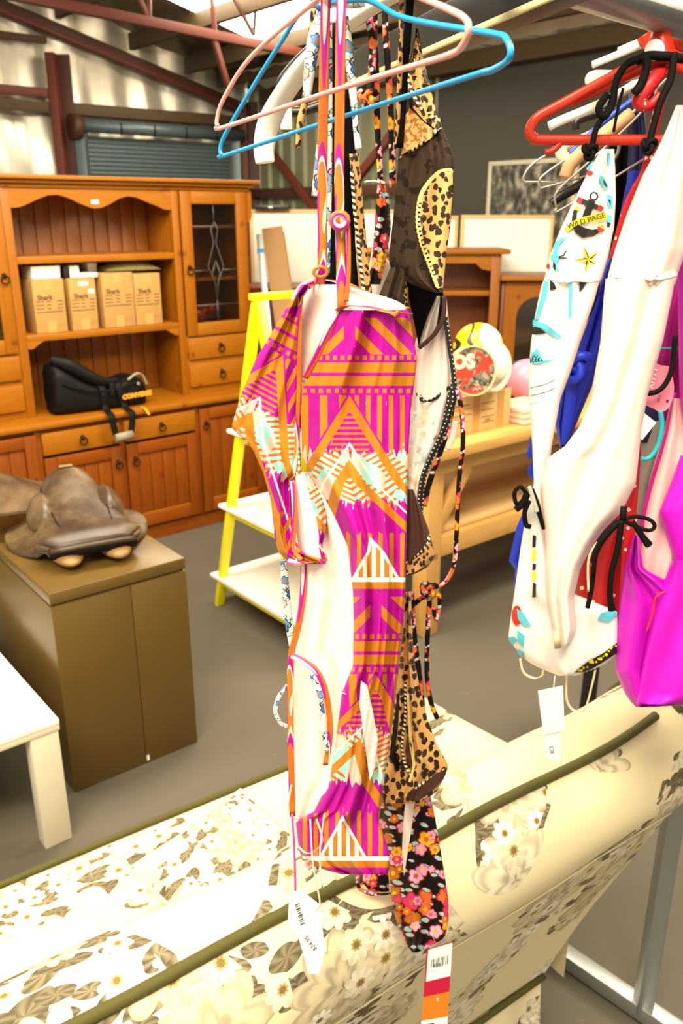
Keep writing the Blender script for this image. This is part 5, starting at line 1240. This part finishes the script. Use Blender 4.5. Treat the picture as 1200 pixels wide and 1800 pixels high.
band('inner_edge', [(548, 1185, .772), (562, 1220, .77), (568, 1270, .77), (574, 1320, .775)], 11, m_blue, Ds, .4); sheet('crotch', [(1500, 530, 560), (1522, 536, 562), (1532, 545, 558)], lambda x, y: .80, m_blue, Ds, .004, (), 8)

# ================================================================ second group: red hanger and white suits
m_redh = M('red_hanger_plastic', 'c02c12', .35)
def loop_hanger(name, label, pts, d, r, mat, closed=True):
    o = hang(name, P(pts[0][0]+60, pts[0][1], d), label); dd2 = d if callable(d) else (lambda x: d); return o
RH = hang('plastic_hanger', P(1160, 150, 1.15), 'red plastic hanger carrying the white swimsuits'); dR = lambda x: 1.15
def wt(nm, pts, r, mat, root, d, flat=1.0, side=None, sub=6): return tube(nm, [P(p[0], p[1], p[2] if len(p) > 2 else d)-root.location for p in pts], r, mat, root, 10, flat, side, sub=sub)
loopR = [(1165, 96), (1120, 110), (1060, 143), (985, 184), (948, 204), (934, 220), (931, 234), (938, 243), (952, 246), (1060, 246), (1160, 246), (1270, 247), (1368, 247), (1386, 240), (1388, 226), (1370, 208), (1290, 165), (1215, 112)]
tube('frame', [P(x, y, 1.15)-RH.location for x, y in smooth_px(loopR)], .0042, m_redh, RH, 10, 1.55, (0, 1, 0), closed=True, sub=0)
wt('shoulder_rib', [(1165, 98), (1110, 122), (1050, 154), (1003, 180)], [.012, .010, .008, .006], m_redh, RH, 1.152, .4, (0, 0, 1)); wt('shoulder_rib', [(1165, 98), (1220, 124), (1285, 168), (1330, 192)], [.012, .010, .008, .006], m_redh, RH, 1.152, .4, (0, 0, 1))
wt('hub', [(1162, 100), (1160, 70), (1166, 50)], [.018, .014, .009], m_redh, RH, 1.15); wt('hook', [(1166, 56), (1160, 30), (1150, 10), (1158, -12), (1180, -22), (1205, -10), (1210, 10)], .006, m_redh, RH, 1.15); wt('strap_hook', [(985, 252), (972, 264), (958, 268)], .004, m_redh, RH, 1.15)
lathe('size_sticker', [(0, 0), (.012, 0), (.012, .0006), (0, .0006)], m_tagw, RH, 16, P(1150, 88, 1.132)-RH.location, (math.pi/2, 0, 0))
h = hang('plastic_hanger', P(1170, 60, 1.22), 'second red plastic hanger tucked behind the front red one'); wt('shoulder', [(1130, 62), (1140, 75), (1180, 68), (1230, 100)], .009, m_redh, h, 1.24); wt('hook', [(1150, 70), (1146, 40), (1160, 20), (1180, 30)], .006, m_redh, h, 1.24)
m_cr = M('cream_hanger_plastic', 'e8d8b4', .4); m_wd = M('bare_wood_hanger', 'd2a878', .5); m_wire = M('bare_wire', 'b8b4a8', .35, .7)
lst = [('plastic_hanger', 'thin white plastic hanger with pointed tip above the red hanger', m_whp, [((1041, 114), (1080, 98), (1130, 78), (1180, 60))], .0045, 1.26), ('plastic_hanger', 'short white plastic hanger tip highest in the stack', m_whp, [((1087, 90), (1120, 76), (1160, 62))], .005, 1.3),
 ('plastic_hanger', 'cream plastic hanger with broad rounded shoulder behind the red one', m_cr, [((1046, 152), (1038, 142), (1046, 135), (1090, 134), (1150, 120))], .008, 1.24), ('plastic_hanger', 'white plastic hanger with clip under the red shoulder', m_whp, [((965, 222), (985, 212), (1060, 180), (1130, 140))], .006, 1.27),
 ('wooden_hanger', 'pale wooden hanger with a notched end below the red bar', m_wd, [((993, 312), (1002, 290), (1025, 266), (1060, 240), (1110, 200))], .009, 1.23), ('plastic_hanger', 'cream rounded hanger end between the wire hangers', m_cr, [((1000, 285), (987, 272), (992, 255), (1030, 245), (1080, 215))], .009, 1.28),
 ('plastic_hanger', 'black plastic hanger low behind the anchor print swimsuit', m_black, [((968, 358), (985, 345), (1015, 328), (1060, 300))], .007, 1.26), ('plastic_hanger', 'dark grey hanger bar behind the red hanger', m_black, [((1012, 228), (1015, 212), (1050, 200), (1110, 185), (1150, 160))], .006, 1.3), ('plastic_hanger', 'blue edged hanger crossing behind the black straps', M('blue_hanger_plastic', '2a50b8', .4), [((1004, 270), (1010, 262), (1060, 215), (1120, 170))], .004, 1.25)]
for nm, lab, mt, paths, r, d in lst:
    h = hang(nm, P(paths[0][0][0], paths[0][0][1], d), lab)
    for p in paths: wt('shoulder', p, r, mt, h, d)
    x, y = paths[0][-1]; wt('hook', [(x, y), (x+25, y-30), (x+30, y-70), (x+45, y-90)], .0025, m_galv, h, d)
for k, (lab, sh, ba) in enumerate((('thin bare wire hanger reaching furthest towards the framed photograph', ((922, 320), (920, 310), (940, 285), (1000, 250), (1080, 205), (1130, 160)), ((922, 320), (960, 320), (1010, 324))), ('thin bare wire hanger in the middle of the three wire hangers', ((949, 331), (947, 318), (965, 300), (1030, 255), (1100, 195), (1140, 160)), ((949, 331), (1000, 318), (1040, 306))), ('lowest bare wire hanger crossing the anchor print swimsuit edge', ((978, 366), (975, 345), (990, 325), (1040, 280), (1110, 215), (1150, 170)), ((978, 366), (990, 366), (1150, 268))))):
    h = hang('wire_hanger', P(1000, 300, 1.2+.04*k), lab); wt('shoulder', sh, .0016, m_wire, h, 1.30-.045*k); wt('bar', ba, .0016, m_wire, h, 1.30-.045*k); x, y = sh[-1]; wt('hook', [(x, y), (x+12, y-50), (x+20, y-95)], .0016, m_wire, h, 1.30-.045*k)

m_wht = M('white_swim_fabric', 'f8f4ee', .5, fn=lambda g, b: g.mix(g.noise(g.vec(*g.uv()), .01, 3.0), 'fffdf8', 'f8f0e8'))
m_cy = M('cyan_print', '5cc8dc', .5); m_bk = M('black_print', '16140f', .5); m_yl = M('yellow_print', 'f0dc10', .5); m_rd = M('red_print', 'c82c24', .5)
Wp = empty('anchor_swimsuit', P(1000, 700, 1.12), 0, 'white swimsuit printed with anchor, star and birds', 'swimsuit')
rW = [(262, 1057, 1079), (300, 1034, 1081), (350, 1010, 1082), (400, 986, 1079), (450, 966, 1069), (488, 957, 1058), (500, 952, 1054), (530, 945, 1046), (560, 939, 1035), (600, 933, 1020), (650, 929, 1004), (700, 929, 985), (780, 935, 970), (850, 938, 962), (900, 925, 962), (960, 915, 970), (1040, 904, 1000), (1075, 899, 1084), (1120, 893, 1086), (1150, 912, 1084), (1170, 938, 1060), (1188, 982, 1012)]
oW, sW = sheet('printed_panel', rW, lambda x, y: 1.105, m_wht, Wp, .022, ((.005, 1.3, .2, 1.0), (.0015, 3.3, .1, -.7)), 44)
# anchor
decal('anchor_print', stroke([(1028, 412-26), (1040, 352)], 13), sW, m_bk, Wp); decal('anchor_print', stroke([(1020, 352), (1055, 367)], 9), sW, m_bk, Wp, .0018); decal('anchor_end', stroke([(1014, 350), (1023, 354)], 10), sW, m_rd, Wp, .0022); decal('anchor_end', stroke([(1051, 364), (1059, 369)], 10), sW, m_rd, Wp, .0022)
ro = disc(1043.5, 345, 8); ri = disc(1043.5, 345, 5); decal('anchor_ring', ro, sW, m_bk, Wp, .0017); decal('anchor_ring_hole', ri, sW, m_wht, Wp, .0022)
decal('anchor_fluke', [(1008, 368), (1014, 369), (1013, 384), (1018, 396), (1026, 400), (1040, 404), (1052, 402), (1058, 398), (1054, 408), (1042, 416), (1024, 418), (1010, 408), (1004, 394), (1005, 380)], sW, m_bk, Wp, .0017); decal('anchor_tip', disc(1014, 366, 6, 3.4), sW, m_yl, Wp, .0022)
decal('banner', [(994, 399), (992, 405), (998, 407), (1008, 399), (1024, 392), (1042, 389), (1062, 387), (1067, 383), (1066, 375), (1060, 373), (1042, 377), (1022, 382), (1006, 389)], sW, m_yl, Wp, .003)
text_px('lettering', 'WILD PAGE', 13.5, 1030, 388, .29, sW, m_bk, Wp, .0062, .14)
decal('red_ball', disc(1056, 402, 6.5), sW, m_rd, Wp, .0024); decal('ball_stripe', stroke([(1052, 396), (1062, 402)], 3), sW, m_yl, Wp, .003)
# star
cx, cy = 1034, 456
for k in range(5):
    a = -math.pi/2-.35+k*2*math.pi/5; tip = (cx+(27 if k != 2 else 18)*math.cos(a), cy+(27 if k != 2 else 18)*math.sin(a)); l = (cx+8*math.cos(a-.6), cy+8*math.sin(a-.6)); r_ = (cx+8*math.cos(a+.6), cy+8*math.sin(a+.6))
    decal('star_point', [(cx, cy), l, tip], sW, m_yl, Wp, .0018, 99); decal('star_shadow', [(cx, cy), tip, ((cx*.4+r_[0]*.6), (cy*.4+r_[1]*.6))], sW, m_bk, Wp, .0018, 99)
# birds, leaves, ribbons
decal('bird_wing', [(1000, 416), (985, 419), (975, 426), (971, 442), (972, 450), (980, 446), (983, 430), (990, 422)], sW, m_cy, Wp); decal('bird_body', [(968, 448), (975, 444), (982, 450), (981, 458), (972, 458), (966, 454)], sW, m_cy, Wp, .002); decal('bird_tail', stroke([(980, 452), (990, 449), (995, 440)], 2.4), sW, m_bk, Wp); decal('bird_tail', stroke([(980, 453), (996, 454)], 2.4), sW, m_bk, Wp); decal('bird_wing', [(973, 458), (980, 458), (978, 470), (985, 480), (973, 474)], sW, m_cy, Wp); decal('bird_wing_edge', [(972, 458), (971, 470), (976, 476), (976, 466)], sW, m_bk, Wp, .0022)
decal('cherry', disc(1036, 304, 6, 4), sW, m_rd, Wp); decal('small_heart', disc(963, 468, 3, 5), sW, m_rd, Wp)
for lf in ([(1052, 306), (1062, 312), (1068, 325), (1070, 334), (1060, 330), (1054, 320)], [(1066, 340), (1076, 345), (1076, 366), (1071, 366), (1066, 352)], [(1067, 378), (1075, 378), (1073, 396), (1066, 392)], [(1030, 296), (1043, 282), (1040, 292), (1032, 300)], [(1068, 268), (1073, 270), (1072, 292), (1067, 286)]): decal('leaf_print', lf, sW, m_cy, Wp)
for lf in ([(1060, 315), (1065, 322), (1067, 330), (1061, 324)], [(1069, 350), (1073, 352), (1073, 362)], [(1067, 390), (1073, 392), (1071, 400), (1066, 398)]): decal('leaf_shadow', lf, sW, m_bk, Wp, .0022)
decal('ribbon_print', [(955, 492), (964, 496), (960, 520), (946, 560), (938, 566), (948, 530)], sW, m_cy, Wp); decal('ribbon_print', [(1000, 494), (1006, 496), (1004, 560), (999, 558)], sW, m_cy, Wp); decal('ribbon_shadow', [(966, 492), (974, 498), (978, 508), (966, 510)], sW, m_bk, Wp); decal('ribbon_shadow', [(1018, 494), (1032, 494), (1024, 508), (1018, 514)], sW, m_bk, Wp)
decal('ribbon_print', [(936, 562), (960, 570), (985, 590), (986, 596), (970, 590), (950, 576), (935, 574)], sW, m_cy, Wp); decal('ribbon_shadow', [(935, 570), (950, 578), (960, 586), (935, 588)], sW, m_bk, Wp); decal('ribbon_print', [(932, 624), (944, 612), (955, 634), (980, 632), (960, 638), (934, 640)], sW, m_cy, Wp); decal('ribbon_shadow', [(931, 630), (941, 622), (956, 636), (931, 638)], sW, m_bk, Wp)
for y in (676, 690, 704): decal('pen_line', stroke([(932, y+6), (958, y), (975, y-8)], 1.4), sW, m_cy if y == 704 else m_bk, Wp)
decal('rose_print', disc(908, 1082, 9, 18), sW, m_rd, Wp); 
for lf in ([(908, 1070), (920, 1078), (934, 1102), (920, 1100), (910, 1088)], [(903, 1118), (892, 1122), (900, 1134), (910, 1126)], [(908, 1106), (922, 1118), (920, 1138), (910, 1128)], [(906, 1140), (920, 1146), (922, 1158), (912, 1152)]): decal('leaf_print', lf, sW, m_cy, Wp, .002)
decal('dotted_band', [(1010, 1182), (1030, 1165), (1060, 1148), (1084, 1130), (1084, 1148), (1060, 1164), (1030, 1182)], sW, m_bk, Wp)
for k in range(16): decal('dot', disc(1018+k*4.2+random.uniform(-2, 2), 1178-k*2.6+random.uniform(-5, 5), random.uniform(1.4, 3)), sW, m_yl, Wp, .0024, 99)
for a, b_, mt in ((940, 962, m_bk), (965, 985, m_yl), (990, 1002, m_bk), (1004, 1020, m_yl), (1024, 1050, m_bk)): decal('edge_print', [(936, a), (942, a+2), (941, b_), (935, b_)], sW, mt, Wp, .002)
decal('leg_print', [(1056, 1078), (1080, 1070), (1085, 1082), (1070, 1094), (1050, 1090)], sW, m_cy, Wp, .002)
band('gather', [(962, 489), (985, 495), (1010, 493), (1035, 494), (1052, 490)], [5, 8, 6, 8, 5], m_wht, Wp, .5, surf=sW, lift=.001)
m_cr2 = M('cream_elastic', 'e4cfa8', .6)
band('hanging_loop', [(914, 1158, 1.10), (920, 1182, 1.10), (938, 1192, 1.10), (952, 1188, 1.10), (954, 1178, 1.10)], 5, m_cr2, Wp, .4); band('hanging_loop', [(996, 1184, 1.10), (996, 1230, 1.10), (1010, 1250, 1.10), (1028, 1245, 1.10), (1040, 1205, 1.10), (1046, 1178, 1.10)], 5, m_cr2, Wp, .4)
# white inner suit
Wi = empty('white_swimsuit', P(1090, 600, 1.09), 0, 'plain white gathered swimsuit turned lining side out under the red hanger', 'swimsuit')
rI = [(185, 1188, 1206), (225, 1172, 1210), (262, 1155, 1212), (310, 1128, 1214), (380, 1100, 1212), (440, 1080, 1206), (485, 1068, 1190)]
oI, sI = sheet('bust', rI, lambda x, y: 1.09, m_lining, Wi, .04, ((.003, 1.6, .2, .5), (.0015, 4.5, 0, .3)), 34)
rI2 = [(490, 1064, 1186), (520, 1061, 1181), (600, 1055, 1165), (650, 1046, 1150), (700, 1038, 1137), (750, 1018, 1128), (785, 992, 1124), (805, 962, 1122), (850, 948, 1117), (900, 952, 1092), (930, 957, 1062), (960, 960, 1040), (1000, 958, 1020), (1050, 962, 1008), (1090, 968, 1012), (1110, 974, 1012), (1135, 985, 1000)]
oI2, sI2 = sheet('body', rI2, lambda x, y: 1.075, m_lining, Wi, .03, ((.006, 1.3, .3, .7), (.0025, 3.1, .1, 1.4)), 38)
band('gathered_band', [(1072, 483), (1090, 487), (1110, 490), (1130, 488), (1150, 490), (1170, 487), (1186, 483)], [9, 13, 11, 14, 11, 13, 9], m_lining, Wi, .5, surf=lambda x, y: sI(x, min(y, 484)), lift=.001)
sheet('gather_frill', [(478, 1070, 1190), (488, 1068, 1190), (500, 1064, 1186)], lambda x, y: 1.082, m_lining, Wi, .032, ((.003, 9, 0, 0), (.002, 14, .3, .2)), 60, 6)
# black straps over the red hanger
m_blk2 = M('black_cord', '0a0908', .75, spec=.15)
for w_, pts in ((14, [(1118, 108, 1.13), (1140, 98, 1.13), (1180, 100, 1.13), (1215, 106, 1.13)]), (12, [(1120, 104, 1.125), (1098, 116, 1.125), (1082, 145, 1.125), (1076, 180, 1.125), (1062, 205, 1.125), (1052, 190, 1.125), (1068, 165, 1.125)]), (10, [(1085, 130, 1.128), (1072, 185, 1.128), (1048, 225, 1.128), (1040, 262, 1.128)]), (14, [(1132, 100, 1.12), (1136, 118, 1.12), (1126, 148, 1.12), (1114, 164, 1.12)]), (12, [(1185, 92, 1.12), (1178, 140, 1.12), (1160, 180, 1.12), (1146, 230, 1.12), (1140, 260, 1.12)]), (5, [(1095, 155, 1.13), (1086, 190, 1.13), (1078, 232, 1.13)])):
    cord('tie', pts, w_, m_blk2, Wi)
for x, y in ((1140, 256), (1036, 266)): knot('knot', x, y, 1.118, 10, m_blk2, Wi)
# side bows
cord('bow_loop', [(928, 872, 1.07), (915, 856, 1.07), (904, 866, 1.07), (908, 886, 1.07), (922, 876, 1.07)], 8, m_blk2, Wi); cord('bow_tail', [(926, 868, 1.07), (918, 885, 1.07), (906, 896, 1.07)], 14, m_blk2, Wi); cord('bow_loop', [(930, 880, 1.07), (922, 900, 1.07), (924, 922, 1.07), (932, 926, 1.07)], 10, m_blk2, Wi); cord('bow_tail', [(934, 860, 1.07), (944, 890, 1.07), (955, 930, 1.07)], [10, 12, 6], m_blk2, Wi); band('clear_loop', [(930, 855, 1.065), (938, 880, 1.065), (944, 900, 1.065)], 8, M('grey_elastic', 'b8b4a4', .5), Wi, .4)
cord('bow_loop', [(1094, 914, 1.04), (1116, 908, 1.04), (1142, 914, 1.04), (1150, 926, 1.04), (1136, 932, 1.04), (1096, 916, 1.04)], 8, m_blk2, Wi); cord('bow_tail', [(1112, 918, 1.04), (1128, 942, 1.04), (1140, 958, 1.04)], [10, 12, 16], m_blk2, Wi); cord('bow_tail', [(1092, 914, 1.04), (1086, 960, 1.04), (1074, 1010, 1.04), (1072, 1050, 1.04), (1075, 1072, 1.04)], [12, 13, 12, 12, 16], m_blk2, Wi); cord('bow_tail', [(1088, 916, 1.045), (1060, 945, 1.045), (1046, 975, 1.045), (1042, 1010, 1.045)], [13, 16, 12, 6], m_blk2, Wi); cord('tie', [(1096, 890, 1.045), (1094, 914, 1.04)], 13, m_blk2, Wi); cord('tie', [(1046, 970, 1.05), (1040, 1030, 1.05), (1032, 1068, 1.05)], 10, m_blk2, Wi); band('cream_elastic', [(1070, 940, 1.045), (1048, 955, 1.045), (1034, 985, 1.045), (1034, 1040, 1.045)], 5, m_cr2, Wi, .4)
band('label', [(978, 1108, 1.05), (980, 1140, 1.05)], 14, m_cr2, Wi, .1)
wt_ = empty('price_tag', P(968, 1210, 1.07), 0, 'blank white swing ticket below the anchor print swimsuit', 'tag')
wq = [(945, 1214), (989, 1205), (992, 1284), (955, 1292)]; card('card', wq, 1.07, m_tagw, wt_); card('stub', [(955, 1288), (984, 1284), (984, 1340), (960, 1332)], 1.072, m_tagw, wt_); text_px('lettering', 'ICI', 11, 970, 1318, 1.75, 1.072, m_ink, wt_, .001); cord('tag_string', [(975, 1188, 1.08), (972, 1214, 1.07)], 2, m_lining, wt_)
# blue bikini seen in the opening
m_blu = M('royal_blue_cloth', '1030c0', .5); m_nav = M('navy_cloth', '161c50', .5)
Bl = empty('blue_bikini', P(1000, 640, 1.2), 0, 'royal blue bikini with knotted front between the white swimsuits', 'bikini')
sheet('left_cup', [(455, 1058, 1092), (520, 1034, 1075), (600, 1004, 1060), (680, 976, 1040), (740, 974, 1015), (786, 984, 996)], lambda x, y: 1.17, m_blu, Bl, .02, ((.008, 1.6, .1, .5), (.004, 3.2, .3, .8)), 24); band('black_panel', [(1046, 500, 1.145), (1034, 560, 1.145), (1015, 620, 1.145), (1010, 660, 1.145)], [12, 30, 20, 10], m_blkc, Bl, .2); cord('black_piping', [(1052, 490, 1.10), (1040, 540, 1.10), (1000, 620, 1.10), (975, 680, 1.10), (955, 760, 1.10), (944, 815, 1.10)], 7, m_blk2, Bl)
knot('knot', 1008, 642, 1.125, 22, m_blu, Bl); band('knot_tail', [(1005, 655, 1.135), (1003, 700, 1.135), (996, 750, 1.135), (990, 782, 1.135)], [20, 26, 22, 8], m_blu, Bl, .4); band('knot_tail', [(1020, 625, 1.135), (1032, 580, 1.14), (1050, 520, 1.145)], [14, 18, 12], m_blu, Bl, .4)
sheet('frill', [(895, 922, 965), (925, 908, 960), (960, 900, 950), (990, 893, 945), (996, 905, 942), (1030, 903, 936), (1056, 906, 925)], lambda x, y: 1.16, m_blu, Bl, .012, ((.006, 2, .1, .6),), 16); sheet('frill', [(770, 932, 950), (800, 925, 950), (812, 936, 948)], lambda x, y: 1.16, m_blu, Bl, .006, (), 8); sheet('frill', [(815, 930, 950), (832, 926, 950), (845, 936, 948)], lambda x, y: 1.165, m_blu, Bl, .006, (), 8)
Nv = empty('navy_singlet', P(1110, 300, 1.26), 0, 'navy and royal blue singlet glimpsed behind the white swimsuits', 'singlet'); sheet('front', [(185, 1098, 1132), (260, 1104, 1140), (340, 1100, 1140), (420, 1078, 1120), (500, 1056, 1090)], lambda x, y: 1.25, m_nav, Nv, .012, ((.004, 2, 0, .5),), 16); sheet('lower', [(300, 1105, 1125), (400, 1085, 1110), (480, 1060, 1085)], lambda x, y: 1.235, m_blu, Nv, .008, (), 12)
Kb = empty('black_singlet', P(1090, 320, 1.29), 0, 'black singlet hanging behind the anchor print swimsuit', 'singlet'); sheet('front', [(255, 1070, 1112), (330, 1070, 1115), (420, 1066, 1100), (480, 1054, 1080)], lambda x, y: 1.29, m_blkc, Kb, .01, ((.004, 2, 0, .4),), 14); sheet('back', [(255, 1072, 1110), (480, 1054, 1080)], lambda x, y: 1.31, m_blkc, Kb, .004, (), 10)
# red spotted suit
m_spot = M('red_cloth_with_white_motifs', 'c01c1c', .5, fn=lambda g, b: (lambda d: g.mix((d[0] < .55)*(d[4] > .55), 'b81418', 'f0e0d8'))(flower_layer(g, g.uv()[0]*.01, g.uv()[1]*.01, 5.0, .36, 2.0, 3.3)))
Rs = empty('red_swimsuit', P(1070, 1000, 1.15), 0, 'red swimsuit with small white motifs behind the white leg opening', 'swimsuit')
sheet('hip', [(740, 1112, 1128), (800, 1108, 1126), (860, 1092, 1122), (900, 1062, 1118), (960, 1024, 1114), (1020, 1012, 1112), (1080, 1016, 1110), (1090, 1080, 1110)], lambda x, y: 1.145, m_spot, Rs, .012, ((.005, 2.2, .2, .6),), 24); sheet('fold', [(900, 1096, 1120), (1000, 1090, 1112), (1090, 1086, 1111)], lambda x, y: 1.11, m_spot, Rs, .008, (), 10)
cord('strap_knot', [(1186, 120, 1.16), (1160, 130, 1.14), (1140, 150, 1.13), (1122, 178, 1.13), (1140, 186, 1.13), (1160, 165, 1.13)], [16, 22, 26, 22, 18, 12], m_spot, Rs); band('strap', [(1165, 160, 1.17), (1150, 220, 1.175), (1135, 300, 1.18), (1105, 360, 1.18), (1075, 470, 1.18)], 20, m_spot, Rs, .3)
# magenta suit at the frame edge
m_mag = M('magenta_satin_lycra', 'cc12c4', .36, fn=lambda g, b: g.mix(g.noise(g.vec(*g.uv()), .012, 2.0), 'c00cb8', 'd81cd0'))
m_pli = M('pale_pink_lining', 'f0c0bc', .5); m_teal = M('teal_elastic', '18a8b0', .45)
Ms_ = empty('magenta_swimsuit', P(1150, 1000, 1.2), 0, 'plain magenta swimsuit with pale pink lining at the end of the rail', 'swimsuit')
m_mag_d = M('deep_magenta_cloth', 'b00c84', .42)
sheet('back', [(190, 1205, 1300), (480, 1178, 1300), (600, 1150, 1300), (700, 1135, 1300), (780, 1126, 1300), (850, 1118, 1300)], lambda x, y: 1.19, m_mag_d, Ms_, .02, ((.008, 2.4, .3, .3),), 24)
sheet('grey_inside', [(740, 1132, 1175), (800, 1122, 1165), (860, 1116, 1150), (930, 1112, 1140)], lambda x, y: 1.165, M('grey_mesh_lining', '9a9690', .6), Ms_, .01, (), 12)
sheet('lining', [(700, 1180, 1200), (760, 1165, 1230), (840, 1142, 1240), (920, 1126, 1240), (1000, 1120, 1210), (1060, 1128, 1185), (1090, 1150, 1175)], lambda x, y: 1.145, m_pli, Ms_, .022, ((.006, 2.1, .2, .4),), 26)
band('edge', [(1186, 690, 1.13), (1172, 760, 1.13), (1150, 830, 1.13), (1132, 900, 1.13), (1122, 970, 1.13)], 9, m_mag_d, Ms_, .4)
sheet('upper_panel', [(440, 1190, 1300), (600, 1192, 1300), (700, 1194, 1300), (760, 1202, 1300), (880, 1216, 1300), (1000, 1226, 1300)], lambda x, y: 1.12, m_mag, Ms_, .03, ((.006, 2, .1, .2),), 20)
sheet('leg_panel', [(800, 1196, 1300), (850, 1178, 1300), (900, 1158, 1300), (940, 1170, 1300), (1000, 1188, 1300), (1060, 1196, 1300)], lambda x, y: 1.115, m_mag, Ms_, .02, ((.005, 1.5, .2, .6),), 22)
rMg = [(940, 1112, 1122), (1000, 1096, 1132), (1060, 1088, 1250), (1120, 1083, 1262), (1180, 1081, 1264), (1220, 1098, 1262), (1236, 1110, 1240), (1243, 1118, 1150)]
sheet('seat', rMg, lambda x, y: 1.105, m_mag, Ms_, .026, ((.007, 2.3, .15, .5), (.004, 4.6, .3, .9)), 40)
sheet('front_fold', [(985, 1180, 1215), (1040, 1160, 1300), (1100, 1142, 1300), (1170, 1128, 1300), (1225, 1118, 1300), (1238, 1118, 1240)], lambda x, y: 1.085, m_mag, Ms_, .022, ((.006, 1.7, .3, .8),), 30); cord('red_piping', [(1168, 1040, 1.07), (1152, 1050, 1.07), (1146, 1080, 1.07), (1136, 1110, 1.07)], 4, m_rd, Ms_)
band('teal_band', [(1148, 612, 1.155), (1180, 612, 1.15), (1240, 614, 1.15)], 15, m_teal, Ms_, .2); cord('teal_loop', [(1160, 722, 1.10), (1163, 750, 1.10), (1155, 785, 1.10), (1140, 805, 1.10), (1126, 806, 1.10)], 9, m_teal, Ms_); cord('black_strap', [(1186, 590, 1.085), (1182, 640, 1.085), (1172, 670, 1.085), (1155, 688, 1.085), (1132, 692, 1.085)], 10, m_blk2, Ms_)
sheet('blue_fold', [(705, 1126, 1155), (745, 1124, 1156), (778, 1122, 1140)], lambda x, y: 1.16, m_nav, Ms_, .006, (), 10)
pt_ = empty('pink_tag', P(1150, 680, 1.10), 0, 'rounded pink swing ticket with white lettering beside the white swimsuit', 'tag'); m_tagp = M('pink_tag_card', 'f0829a', .5)
poly = smooth_path([Vector(p+(0,)) for p in ((1132, 640), (1148, 636), (1160, 642), (1176, 644), (1180, 655), (1184, 678), (1182, 700), (1174, 718), (1160, 724), (1148, 718), (1134, 712), (1124, 704), (1128, 670), (1132, 640))], 3)[:-1]
card('card', [(p.x, p.y) for p in poly], 1.10, m_tagp, pt_); text_px('lettering', 'KITTY', 14, 1147, 664, 1.30, 1.10, m_tagw, pt_, .0012, .25); text_px('lettering', 'BELLE', 5, 1158, 700, 1.35, 1.10, m_ink, pt_, .0012); decal('logo_mark', [(1171, 702), (1175, 703), (1174, 708), (1170, 707)], 1.10, m_ink, pt_, .001, 99)
wc = empty('white_card', P(1135, 745, 1.095), 0, 'blank white card corner poking from the white swimsuit side', 'card'); card('card', [(1122, 718), (1153, 743), (1128, 774), (1118, 760)], 1.095, m_tagw, wc); card('backing', [(1121, 719), (1150, 743), (1127, 771), (1118, 759)], 1.097, m_cream, wc)
